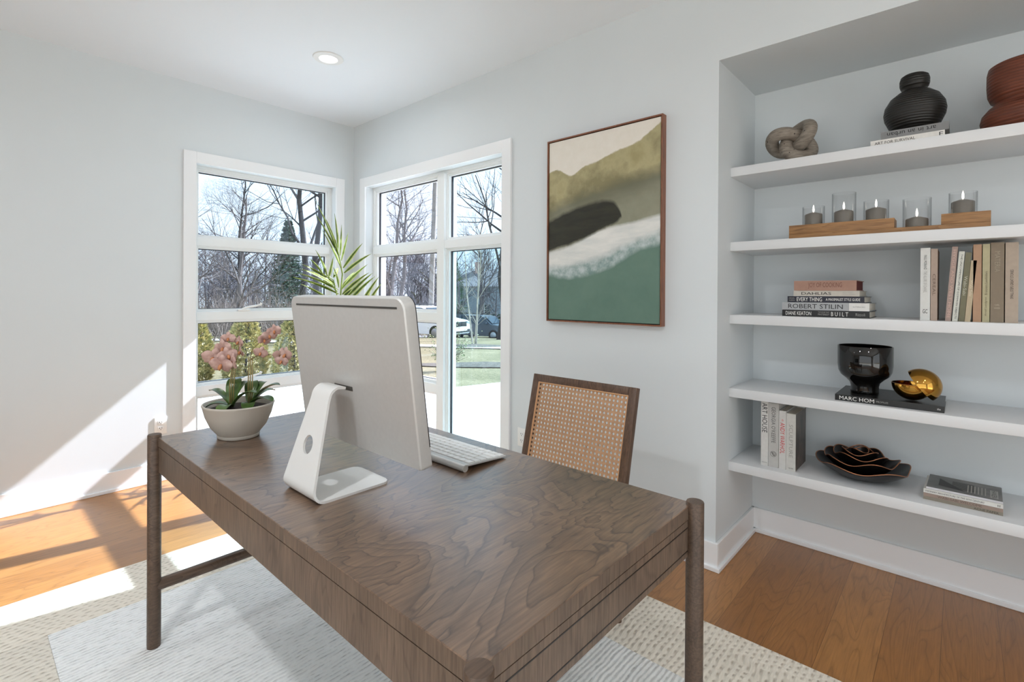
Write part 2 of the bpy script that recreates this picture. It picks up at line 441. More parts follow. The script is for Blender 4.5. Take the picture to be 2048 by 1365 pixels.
# ---------------------------------------------------------------- computer
pc = thing('desktop_computer', 'silver all-in-one computer seen from behind, standing on the desk', 'computer', (-1.66, -2.77, DZ))
tilt = math.atan2(0.055, 0.415)
Mp = Matrix.Translation((0.044, 0, 0.092)) @ Matrix.Rotation(-tilt, 4, 'Y')
def slab(name, poly_back, poly_front, x0, x1, m, parent, bevx=0.0):
    b = B(); rs = []
    if bevx:
        c = Vector((0, 0.21))
        for f, x in ((0.985, x0), (0.996, x0 + bevx * 0.3), (1.0, x0 + bevx)): rs.append(b.ring([Mp @ Vector((x, u * f, (v - 0.21) * f + 0.21)) for u, v in poly_back]))
    else: rs.append(b.ring([Mp @ Vector((x0, u, v)) for u, v in poly_back]))
    rs.append(b.ring([Mp @ Vector((x1, u, v)) for u, v in poly_front]))
    b.skin(rs); return b.done(name, m, parent, 25)
W2 = 0.291
slab('back_shell', rrect(-W2, W2, 0, 0.4185, 0.03, 0.008), rrect(-W2, W2, 0, 0.4185, 0.03, 0.008), 0.0, 0.031, M_alu, pc, 0.010)
slab('screen', rrect(-W2, W2, 0.05, 0.4185, 0.03, 0.002), rrect(-W2, W2, 0.05, 0.4185, 0.03, 0.002), 0.031, 0.0335, mat('black_screen_glass', (8, 8, 9), 0.08), pc)
slab('chin', rrect(-W2, W2, 0, 0.0495, 0.002, 0.008), rrect(-W2, W2, 0, 0.0495, 0.002, 0.008), 0.031, 0.0332, M_alu, pc)
b = B(); b.box(-0.0012, 0.004, -0.262, 0.251, 0.3915, 0.3965, M=Mp); b.done('vent_slot', mat('dark_slot', (64, 62, 58), 0.5), pc)
b = B(); b.box(-0.001, 0.01, -0.0475, 0.0475, 0.160, 0.1725, M=Mp @ Matrix.Translation((0, 0.0285, 0)), bev=0.001); b.done('hinge_slot', mat('dark_slot_2', (70, 68, 64), 0.5), pc)
# one bent metal sheet: foot, heel bend and tapering arm with a round hole
prof = []                                  # centre line (x,z) with half width and y offset
def arc(cx, cz, r, a0, a1, k):
    return [(cx + r * math.cos(a0 + (a1 - a0) * i / k), cz + r * math.sin(a0 + (a1 - a0) * i / k)) for i in range(k + 1)]
ang = math.atan2(0.088, 0.27)              # arm leans towards the screen
hx, hz, hr = -0.090, 0.0265, 0.0235
line = [(0.100, 0.003), (0.06, 0.003), (0.0, 0.003), (-0.05, 0.003)] + arc(hx, hz, hr, -pi / 2, -pi - ang, 8)
ax, az = line[-1]
dirv = Vector((math.sin(ang), math.cos(ang)))
armL = 0.222
for t in (0.2, 0.35, 0.5, 0.65, 0.8, 1.0): line.append((ax + dirv.x * armL * t, az + dirv.y * armL * t))
ex, ez = line[-1]
cx2, cz2 = ex + 0.03 * math.cos(ang), ez - 0.03 * math.sin(ang)
line += arc(cx2, cz2, 0.03, pi - ang, pi / 2 + 0.12, 6)[1:]
line += [(line[-1][0] + 0.022, line[-1][1] - 0.003)]
cum = [0.0]
for a_, c_ in zip(line, line[1:]): cum.append(cum[-1] + math.hypot(c_[0] - a_[0], c_[1] - a_[1]))
tot = cum[-1]; s_bend = cum[3] + 0.03
def half_w(s): return 0.0855 if s < s_bend + 0.03 else 0.0855 + (0.0465 - 0.0855) * min(1, (s - s_bend - 0.03) / (tot - s_bend - 0.1))
def yoff(s): return 0.0 if s < s_bend else 0.030 * (s - s_bend) / (tot - s_bend)
def at(s):
    for k in range(len(cum) - 1):
        if s <= cum[k + 1] or k == len(cum) - 2:
            f = (s - cum[k]) / (cum[k + 1] - cum[k]); f = max(0, min(1, f))
            return Vector((line[k][0] + (line[k + 1][0] - line[k][0]) * f, line[k][1] + (line[k + 1][1] - line[k][1]) * f))
def nrm(s):
    a_, c_ = at(max(0, s - 0.004)), at(min(tot, s + 0.004)); d = (c_ - a_).normalized(); return Vector((-d.y, d.x))
s_h = cum[11] + 0.100; r_h = 0.0235
def sheet():
    b = B(); bm = b.bm; th = 0.0062
    ss = sorted(set([0, 0.004, 0.012, 0.024] + [round(tot * k / 90, 5) for k in range(1, 90)] + [tot]))
    ss = [s for s in ss if abs(s - s_h) > 0.032]
    us = [-1, -0.75, 0.75, 1]
    def pt(s, w, side):
        p = at(s); nn = nrm(s); q = p + nn * (th / 2 * side); return bm.verts.new((q.x, w + yoff(s), q.y))
    def corner(s):                          # rounded front corners of the foot
        r = 0.024
        return half_w(s) if s >= r else half_w(s) - r + math.sqrt(max(0, r * r - (r - s) ** 2))
    rows = []
    for s in ss:
        hw = corner(s); rows.append((s, [[pt(s, w * hw, sd) for w in us] for sd in (-1, 1)]))
    for (s0, r0), (s1, r1) in zip(rows, rows[1:]):
        hole = s0 < s_h < s1
        for sd in (0, 1):
            for k in range(3):
                if hole and k == 1: continue
                bm.faces.new((r0[sd][k], r0[sd][k + 1], r1[sd][k + 1], r1[sd][k]))
        for k in (0, 3): bm.faces.new((r0[0][k], r0[1][k], r1[1][k], r1[0][k]))
        if hole:                            # fill between the quad and the round hole
            K = 32; ringv = []
            for sd in (0, 1):
                ringv.append([pt(s_h + r_h * math.sin(2 * pi * k / K), r_h * math.cos(2 * pi * k / K), (-1, 1)[sd]) for k in range(K)])
                cs = [(r1[sd][2], K // 8), (r1[sd][1], 3 * K // 8), (r0[sd][1], 5 * K // 8), (r0[sd][2], 7 * K // 8)]
                for q in range(4):
                    v, k0 = cs[q]; v2, k1 = cs[(q + 1) % 4]
                    if k1 < k0: k1 += K
                    for k in range(k0, k1):
                        va = v if k < (k0 + k1) / 2 else v2
                        bm.faces.new((va, ringv[sd][k % K], ringv[sd][(k + 1) % K]))
                    mid = ringv[sd][int(math.ceil((k0 + k1) / 2)) % K]
                    bm.faces.new((v, mid, v2))
            for k in range(K): bm.faces.new((ringv[0][k], ringv[0][(k + 1) % K], ringv[1][(k + 1) % K], ringv[1][k]))
    for rr in (rows[0][1], rows[-1][1]):
        for k in range(3): bm.faces.new((rr[0][k], rr[0][k + 1], rr[1][k + 1], rr[1][k]))
    return b.done('stand', M_alu2, pc, 35)
sheet()
b = B()
for k in range(6): b.box(0.006, 0.024, 0.02 + k * 0.012, 0.027 + k * 0.012, -0.0012, 0.004, M=Mp)
b.done('speaker_grille', M_black, pc)

# ---------------------------------------------------------------- keyboard
kb = thing('keyboard', 'slim white and silver computer keyboard on the desk beside the screen', 'keyboard', (-1.287, -2.746, DZ))
kl = 0.203
def kz(x): return 0.0125 + (0.086 - x - 0.0) * 0.0 + (0.016 - 0.004) * (0.09 - x) / 0.18
b = B()
r = b.ring([(-0.078, -kl, 0.0155), (0.092, -kl, 0.0035), (0.092, -kl, 0.0075), (-0.078, -kl, 0.0205)]); q = b.ring([(-0.078, kl, 0.0155), (0.092, kl, 0.0035), (0.092, kl, 0.0075), (-0.078, kl, 0.0205)])
b.skin([r, q]); b.done('deck', M_alu, kb)
b = B(); b.cyl((-0.083, -kl, 0.0112), (-0.083, kl, 0.0112), 0.0105, seg=24); bt = b.done('battery_tube', M_alu, kb, 40)
b = B(); b.cyl((-0.083, -kl - 0.0012, 0.0112), (-0.083, -kl + 0.001, 0.0112), 0.0082, seg=24); b.done('end_cap', mat('grey_cap', (172, 168, 160), 0.5), bt, 40)
random.seed(4)
rows = [(0.078, [1, 1, 1, 1.25, 5.2, 1.25, 1, 1, 1, 1, 1]), (0.052, [2.1] + [1] * 10 + [2.1, 1]), (0.026, [1.7] + [1] * 11 + [1.7, 1]), (0.0, [1.4] + [1] * 12 + [1.1, 1]), (-0.026, [1] * 13 + [1.6, 1]), (-0.052, [1] * 15)]
rows = rows[:6]
Mk = mat('key_white', (240, 240, 238), 0.4)
for x, ws in rows:
    tw = sum(ws); u = -kl + 0.006; sc = (2 * kl - 0.012) / tw
    for w in ws:
        z = 0.0075 + (0.0205 - 0.0075) * (0.092 - x) / 0.17
        b = B(); b.box(-0.0105, 0.0105, u + 0.0015, u + w * sc - 0.0015, -0.0005, 0.0028, bev=0.001, seg=1,
                       M=Matrix.Translation((x, 0, z)) @ Matrix.Rotation(math.atan2(0.013, 0.17), 4, 'Y'))
        b.done('key', Mk, kb); u += w * sc

# ---------------------------------------------------------------- potted orchid
orc = thing('potted_orchid', 'pink moth orchids in a beige stone bowl at the far left of the desk', 'potted plant', (-1.674, -2.081, DZ))
M_pot = mat('beige_stoneware', (188, 181, 170), 0.62, var=0.05, vscale=9, bump=0.06, bscale=120)
b = B(); b.lathe([(0.066, 0.0), (0.070, 0.002), (0.072, 0.010), (0.070, 0.013), (0.094, 0.042), (0.111, 0.080), (0.1195, 0.113), (0.122, 0.118), (0.1205, 0.1215), (0.116, 0.1215), (0.1125, 0.117), (0.104, 0.09), (0.0005, 0.088)], 56, ex=0.95, ey=1.02)
b.done('bowl', M_pot, orc, 50)
b = B(); b.lathe([(0.1085, 0.098), (0.09, 0.103), (0.05, 0.106), (0.0005, 0.107)], 40, ex=0.95, ey=1.02); b.done('soil', mat('dark_soil', (58, 46, 40), 0.95, var=0.3, vscale=120, bump=0.8, bscale=160, bdist=0.006), orc, 50)
def blade(b, p0, p1, p2, width, n=10, fold=0.25, tip=0.05, base=0.45, thick=0.0012, upv=Vector((0, 0, 1))):
    """leaf along a bent line p0-p1-p2"""
    p0, p1, p2 = Vector(p0), Vector(p1), Vector(p2)
    rings = []
    for i in range(n + 1):
        t = i / n
        c = p0 * (1 - t) ** 2 + p1 * 2 * t * (1 - t) + p2 * t * t
        d = ((p1 - p0) * (1 - t) + (p2 - p1) * t).normalized()
        sd = d.cross(upv)
        if sd.length < 0.05: sd = d.cross(Vector((1, 0, 0.2)))
        sd.normalize(); nn = sd.cross(d).normalized()
        w = width / 2 * max(tip, (base + (1 - base) * math.sin(min(1, t * 1.9) * pi / 2)) * (1 - max(0, (t - 0.55) / 0.45) ** 2.2) ** 0.5 if t < 1 else tip)
        L = c - sd * w + nn * w * fold; R = c + sd * w + nn * w * fold
        rings.append(b.ring([L, c + nn * thick, R, R - nn * thick, c - nn * thick, L - nn * thick]))
    b.skin(rings)
def leafmat(name, c1, c2, rough=0.35):
    n = N(name)
    f = n.noise(n.coord(), 25, 2)
    n.set(n.b, 'Base Color', n.ramp(f, [(0.3, lin(c1)), (0.7, lin(c2))])); n.p(Roughness=rough)
    return n.m
M_oleaf = leafmat('orchid_leaf', (44, 66, 30), (84, 112, 50), 0.3)
M_stem = leafmat('orchid_stem', (120, 104, 58), (146, 128, 78), 0.5)
def petal_mat():
    n = N('orchid_petal')
    f = n.noise(n.coord(scale=(1, 1, 1)), 45, 3)
    n.set(n.b, 'Base Color', n.ramp(f, [(0.3, lin((168, 132, 124))), (0.6, lin((196, 164, 154))), (0.85, lin((216, 192, 182)))])); n.p(Roughness=0.6)
    n.b.inputs['Subsurface Weight'].default_value = 0.0
    return n.m
M_petal = petal_mat(); M_lip = leafmat('orchid_lip', (176, 108, 66), (200, 138, 94), 0.5)
# two rosettes of strap leaves
right = Vector((0.668, -0.744, 0)); away = Vector((0.744, 0.668, 0))      # plain directions on the desk: along it and across
def P3(r_, a_, z): return right * r_ + away * a_ + Vector((0, 0, z))
for base, leaves in ((P3(-0.020, -0.012, 0.108), [(-0.085, 0.01, 0.055, 0.036), (-0.078, -0.03, 0.0, 0.034), (0.005, -0.085, -0.008, 0.042), (-0.01, 0.05, 0.09, 0.05), (0.095, -0.01, 0.052, 0.036), (0.035, 0.05, 0.08, 0.04)]),
                     (P3(0.030, 0.018, 0.108), [(0.105, 0.01, 0.072, 0.042), (0.10, -0.035, 0.022, 0.042), (0.035, -0.085, -0.004, 0.044), (-0.02, 0.06, 0.075, 0.044), (0.02, 0.075, 0.07, 0.04), (0.06, 0.07, 0.04, 0.04)])):
    for r_, a_, z, w in leaves:
        e = base + P3(r_, a_, z); m = base + P3(r_ * 0.55, a_ * 0.55, z * 0.7 + 0.032)
        b = B(); blade(b, base, m, e, w, 12, 0.28, 0.06, 0.4); b.done('leaf', M_oleaf, orc, 60)
def flower(pos, facing, size, roll):
    f = Vector(facing).normalized(); u0 = f.cross(Vector((0, 0, 1))).normalized(); v0 = u0.cross(f)
    u = u0 * math.cos(roll) + v0 * math.sin(roll); v = v0 * math.cos(roll) - u0 * math.sin(roll); p = Vector(pos)
    b = B()
    for a, ln, wd, lift in ((0.05, 0.56, 0.60, 0.10), (pi - 0.05, 0.56, 0.60, 0.10), (pi / 2, 0.5, 0.36, 0.0), (-pi / 2 - 0.75, 0.5, 0.34, 0.0), (-pi / 2 + 0.75, 0.5, 0.34, 0.0)):
        d = u * math.cos(a) + v * math.sin(a); s = f.cross(d)
        K, J = 6, 5; grid = []
        for i in range(K + 1):
            t = i / K; w = wd * size / 2 * math.sin(pi * min(1, t * 0.93 + 0.05)) ** 0.65
            grid.append([b.bm.verts.new(p + d * (t * ln * size) + s * (w * (2 * j / J - 1)) + f * (size * (lift * t + 0.16 * t * (1 - t) - 0.10 * (2 * j / J - 1) ** 2 * t) + (size * 0.02 * math.sin(9 * t + j)))) for j in range(J + 1)])
        for i in range(K):
            for j in range(J): b.bm.faces.new((grid[i][j], grid[i][j + 1], grid[i + 1][j + 1], grid[i + 1][j]))
    o = b.done('flower', M_petal, orc, 180)
    b = B(); b.tube([p + f * 0.002, p + f * size * 0.12 - v * size * 0.06, p + f * size * 0.2 - v * size * 0.16, p + f * size * 0.16 - v * size * 0.27], [size * 0.05, size * 0.09, size * 0.085, size * 0.02], 8)
    b.done('lip', M_lip, o, 180)
cen = (-0.744, -0.668, 0.05)
def fdir(a, z=0.0): return (cen[0] * math.cos(a) - cen[1] * math.sin(a), cen[0] * math.sin(a) + cen[1] * math.cos(a), z)
# (along, away, height above the desk): left plant then right plant
FL = [(-0.080, -0.02, 0.285, 0.3, 0.07), (-0.046, -0.03, 0.262, 0.1, 0.072), (-0.056, 0.0, 0.318, -0.2, 0.066), (-0.034, -0.01, 0.292, 0.6, 0.062), (-0.012, -0.02, 0.270, -0.7, 0.064), (-0.044, 0.01, 0.352, 0.2, 0.046), (-0.012, 0.02, 0.338, -0.4, 0.044), (0.002, 0.01, 0.305, -0.9, 0.05),
      (0.095, 0.03, 0.362, 0.4, 0.05), (0.075, 0.03, 0.345, 0.9, 0.046), (0.112, 0.035, 0.378, -0.1, 0.048), (0.073, 0.01, 0.300, 0.3, 0.046), (0.135, 0.04, 0.288, 0.5, 0.056), (0.152, 0.035, 0.292, -0.3, 0.054), (0.140, 0.03, 0.268, 0.0, 0.046)]
random.seed(8)
for r_, a_, z, an, s in FL: flower(P3(r_, a_, z), fdir(an, random.uniform(-0.3, 0.1)), s, random.uniform(-0.35, 0.35))
def stem(pts, rad=0.0019):
    b = B(); b.tube(pts, rad, 7); b.done('stem', M_stem, orc, 180)
for dx_ in (-0.005, 0.0, 0.006): stem([P3(-0.020 + dx_, -0.012, 0.105), P3(-0.022 + dx_ * 1.4, -0.008, 0.18), P3(-0.018 + dx_, -0.002, 0.25), P3(-0.022 + dx_ * 3, 0.008, 0.33)])
for dx_ in (-0.006, 0.0, 0.006): stem([P3(0.030 + dx_, 0.018, 0.105), P3(0.031 + dx_ * 1.3, 0.02, 0.19), P3(0.030 + dx_, 0.022, 0.28)])
stem([P3(0.030, 0.022, 0.28), P3(0.036, 0.024, 0.31), P3(0.06, 0.03, 0.335), P3(0.112, 0.036, 0.375)], 0.0015)
stem([P3(0.030, 0.022, 0.27), P3(0.05, 0.024, 0.285), P3(0.09, 0.03, 0.29), P3(0.15, 0.037, 0.285)], 0.0015)

# ---------------------------------------------------------------- corner palm
palm = thing('potted_palm', 'tall green palm in the window corner, rising behind the computer screen', 'potted plant', (-0.40, -0.45, 0))
b = B(); b.lathe([(0.12, 0.0), (0.135, 0.01), (0.165, 0.30), (0.17, 0.32), (0.158, 0.32), (0.15, 0.27), (0.0005, 0.27)], 40); b.done('planter', mat('white_ceramic', (226, 224, 220), 0.4), palm, 40)
b = B(); b.lathe([(0.153, 0.272), (0.08, 0.28), (0.0005, 0.283)], 30); b.done('soil', bpy.data.materials['dark_soil'], palm, 50)
def palm_mat():
    n = N('palm_leaf')
    f = n.noise(n.coord(scale=(1, 1, 0.25)), 30, 2)
    n.set(n.b, 'Base Color', n.ramp(f, [(0.34, lin((72, 94, 22))), (0.5, lin((140, 160, 52))), (0.66, lin((206, 214, 128)))])); n.p(Roughness=0.45)
    tr = n.a('ShaderNodeBsdfTranslucent', {'Color': lin((170, 190, 80))})
    mx = n.a('ShaderNodeMixShader', {0: 0.3, 1: n.b.outputs[0], 2: tr.outputs[0]}); n.l.new(mx.outputs[0], n.out.inputs[0])
    return n.m
M_palm = palm_mat()
def leaf_side(name, a, c):
    n = N(name); n.set(n.b, 'Base Color', n.ramp(n.noise(n.coord(), 30, 2), [(0.35, lin(a)), (0.65, lin(c))])); n.p(Roughness=0.4)
    tr = n.a('ShaderNodeBsdfTranslucent', {'Color': lin(c)}); mx = n.a('ShaderNodeMixShader', {0: 0.25, 1: n.b.outputs[0], 2: tr.outputs[0]}); n.l.new(mx.outputs[0], n.out.inputs[0]); return n.m
M_pin, M_ped = leaf_side('palm_leaf_green', (66, 88, 24), (104, 128, 40)), leaf_side('palm_leaf_lime', (176, 190, 88), (218, 224, 146))
def striped_leaf(p0, p1, p2, width, upv, n=14):
    """pointed strap leaf, folded along the middle, with pale lime margins"""
    b = B(); rings = []
    for i in range(n + 1):
        t = i / n; c = p0 * (1 - t) ** 2 + p1 * 2 * t * (1 - t) + p2 * t * t
        d = ((p1 - p0) * (1 - t) + (p2 - p1) * t).normalized(); sd = d.cross(upv)
        if sd.length < 0.05: sd = d.cross(Vector((1, 0, 0.2)))
        sd.normalize(); nn = sd.cross(d).normalized()
        w = width / 2 * max(0.03, (0.35 + 0.65 * min(1, t / 0.25)) * (1 - max(0, (t - 0.25) / 0.75) ** 1.6))
        top_ = [c + sd * (w * k) + nn * (w * 0.5 * abs(k)) for k in (-1, -0.55, 0, 0.55, 1)]
        rings.append(b.ring(top_ + [q - nn * 0.0012 for q in reversed(top_)]))
    b.skin(rings); o = b.done('leaflet', [M_pin, M_ped], palm, 60)
    k = 0
    for f in o.data.polygons:
        if len(f.vertices) == 4: f.material_index = 1 if (k % 10) in (0, 3, 5, 8) else 0; k += 1
LV = [(-0.4, -0.45, 1.589, -0.614, -0.523, 1.95), (-0.378, -0.45, 1.539, -0.573, -0.438, 1.866), (-0.394, -0.45, 1.6, -0.442, -0.486, 1.875), (-0.378, -0.45, 1.562, -0.347, -0.421, 1.805), (-0.366, -0.45, 1.523, -0.285, -0.415, 1.754), (-0.349, -0.45, 1.467, -0.21, -0.5, 1.667), (-0.341, -0.45, 1.428, -0.13, -0.5, 1.59), (-0.406, -0.45, 1.628, -0.475, -0.40, 1.852), (-0.362, -0.45, 1.45, -0.565, -0.517, 1.751), (-0.41, -0.45, 1.324, -0.73, -0.524, 1.446), (-0.386, -0.45, 1.263, -0.70, -0.36, 1.388), (-0.392, -0.45, 1.294, -0.71, -0.44, 1.418), (-0.446, -0.45, 1.201, -0.665, -0.406, 1.338), (-0.505, -0.45, 1.389, -0.626, -0.457, 1.528), (-0.482, -0.45, 1.401, -0.563, -0.431, 1.594), (-0.473, -0.45, 1.379, -0.455, -0.498, 1.548), (-0.417, -0.45, 1.341, -0.675, -0.432, 1.484), (-0.398, -0.45, 1.28, -0.577, -0.377, 1.445), (-0.386, -0.45, 1.314, -0.426, -0.444, 1.47), (-0.429, -0.45, 1.391, -0.35, -0.382, 1.469), (-0.356, -0.45, 1.314, -0.122, -0.432, 1.507), (-0.355, -0.45, 1.263, -0.158, -0.512, 1.437), (-0.324, -0.45, 1.234, -0.064, -0.418, 1.44), (-0.299, -0.45, 1.212, -0.06, -0.445, 1.411), (-0.196, -0.45, 1.187, -0.064, -0.506, 1.407), (-0.143, -0.45, 1.181, -0.063, -0.541, 1.352), (-0.368, -0.45, 1.297, -0.199, -0.368, 1.447), (-0.355, -0.45, 1.263, -0.2, -0.458, 1.373), (-0.163, -0.45, 1.187, -0.085, -0.419, 1.3), (-0.349, -0.45, 1.24, -0.199, -0.364, 1.31)]
st = Vector((-0.40, -0.45, 0))
for pts in ([(-0.40, -0.45, 0.27), (-0.41, -0.45, 0.9), (-0.37, -0.45, 1.25), (-0.355, -0.45, 1.42), (-0.385, -0.45, 1.56), (-0.42, -0.46, 1.68)],
            [(-0.41, -0.44, 0.27), (-0.40, -0.45, 0.9), (-0.385, -0.45, 1.2), (-0.43, -0.45, 1.37), (-0.50, -0.46, 1.42)],
            [(-0.39, -0.45, 0.27), (-0.37, -0.45, 0.8), (-0.32, -0.45, 1.15), (-0.30, -0.45, 1.25)],
            [(-0.39, -0.44, 0.27), (-0.34, -0.45, 0.8), (-0.22, -0.45, 1.12), (-0.14, -0.46, 1.2)]):
    b = B(); k = len(pts); b.tube([Vector(p) - st for p in pts], [0.009 - 0.006 * i_ / (k - 1) for i_ in range(k)], 8); b.done('stalk', leafmat('palm_stalk', (104, 124, 50), (140, 156, 78)), palm, 180)
for i_, (x0, y0, z0, x1, y1, z1) in enumerate(LV):
    p0 = Vector((x0, y0, z0)) - st; p2 = Vector((x1, y1, z1)) - st
    m_ = (p0 + p2) / 2 + Vector((0, 0, 0.02))
    striped_leaf(p0, m_, p2, 0.030 if i_ not in (3, 4, 7) else 0.02, Vector((0.3, -0.8, 0.5)))
random.seed(12)
for k in range(22):                        # lower fronds, mostly hidden by the desk and screen
    a_ = random.uniform(0, 2 * pi); z = random.uniform(0.75, 1.1); L_ = random.uniform(0.18, 0.3)
    p0 = Vector((-0.0 + 0.02 * math.cos(a_), 0.02 * math.sin(a_), z)); p2 = Vector((L_ * math.cos(a_), L_ * math.sin(a_), z + random.uniform(-0.05, 0.14)))
    if p2.x > 0.34: p2.x = 0.34
    if p2.y > 0.38: p2.y = 0.38
    striped_leaf(p0, (p0 + p2) / 2 + Vector((0, 0, 0.04)), p2, 0.03, Vector((0, 0, 1)))

# ---------------------------------------------------------------- cane chair
ch = thing('cane_chair', 'dark wood chair with a woven cane back, tucked behind the desk', 'chair', (-0.85, -2.793, 0))
M_ch = wood('chair_walnut', (66, 48, 38), (96, 72, 56), (110, 84, 66), 'z', 6, 2.0, 6, 0.45, 90, 0.1, 0.5)
M_cane = mat('cane', (186, 146, 112), 0.55, var=0.12, vscale=60, bump=0.3, bscale=500, bdist=0.001)
cwid = 0.265; lean = math.atan2(0.10, 0.41)
Mb = Matrix.Translation((0.207, 0, 0.45)) @ Matrix.Rotation(lean, 4, 'Y')   # back panel axis, local z up the back
hb = 0.4635
b = B(); fwid = 0.036
b.box(-0.014, 0.014, -cwid, -cwid + fwid, -0.02, hb, M=Mb, bev=0.003); b.box(-0.014, 0.014, cwid - fwid, cwid, -0.02, hb, M=Mb, bev=0.003)
b.box(-0.014, 0.014, -cwid + fwid, cwid - fwid, hb - fwid, hb, M=Mb, bev=0.003); b.box(-0.014, 0.014, -cwid + fwid, cwid - fwid, 0.02, 0.055, M=Mb, bev=0.003)
b.done('back_frame', M_ch, ch)
yi, z0, z1 = cwid - fwid, 0.055, hb - fwid
b = B(); r_ = 0.0042
for p, q in (((yi, z0), (yi, z1)), ((-yi, z0), (-yi, z1)), ((-yi, z1), (yi, z1)), ((-yi, z0), (yi, z0))):
    b.tube([Mb @ Vector((-0.010, p[0], p[1])), Mb @ Vector((-0.010, q[0], q[1]))], r_, 8)
b.done('spline', mat('cane_spline', (204, 156, 112), 0.5), ch, 60)
b = B(); nx_, nz_ = 25, 20; cy, cz = 2 * yi / nx_, (z1 - z0) / nz_; th = 0.0016
vv = {}
def vert(key, x, y, z):
    if key not in vv: vv[key] = b.bm.verts.new(Mb @ Vector((x, y, z)))
    return vv[key]
for i_ in range(nx_):
    for j in range(nz_):
        y_, z_ = -yi + (i_ + 0.5) * cy, z0 + (j + 0.5) * cz
        rr_ = 0.30
        for sd in (-1, 1):
            out, inn = [], []
            for k, (a_, c_) in enumerate(((1, 0), (1, 1), (0, 1), (-1, 1), (-1, 0), (-1, -1), (0, -1), (1, -1))):
                out.append(vert(('o', 2 * i_ + 1 + a_, 2 * j + 1 + c_, sd), sd * th - 0.008 + (0.0012 if (a_ == 0 or c_ == 0) else -0.0006), y_ + a_ * cy / 2, z_ + c_ * cz / 2))
                an = math.atan2(c_, a_)
                inn.append(vert(('i', i_, j, k, sd), sd * th - 0.008, y_ + cy * rr_ * math.cos(an), z_ + cz * rr_ * math.sin(an)))
            for k in range(8):
                q = (out[k], out[(k + 1) % 8], inn[(k + 1) % 8], inn[k])
                b.bm.faces.new(q if sd > 0 else q[::-1])
        for k in range(8):
            b.bm.faces.new((vv[('i', i_, j, k, -1)], vv[('i', i_, j, (k + 1) % 8, -1)], vv[('i', i_, j, (k + 1) % 8, 1)], vv[('i', i_, j, k, 1)]))
b.done('cane_panel', M_cane, ch, 20)
b = B(); b.box(-0.27, 0.205, -0.265, 0.265, 0.40, 0.445, bev=0.006); b.done('seat_frame', M_ch, ch)
b = B(); b.box(-0.262, 0.19, -0.25, 0.25, 0.4452, 0.475, bev=0.012); b.done('seat_cushion', mat('oat_fabric', (206, 196, 180), 0.9), ch)
for lx, ly, bx in ((-0.245, -0.24, -0.25), (-0.245, 0.24, -0.25), (0.185, -0.24, 0.21), (0.185, 0.24, 0.21)):
    b = B(); b.tube([(bx, ly, 0.0085 if bx < 0.4 else 0), (lx, ly, 0.41)], [0.014, 0.019], 12); b.done('leg', M_ch, ch, 40)

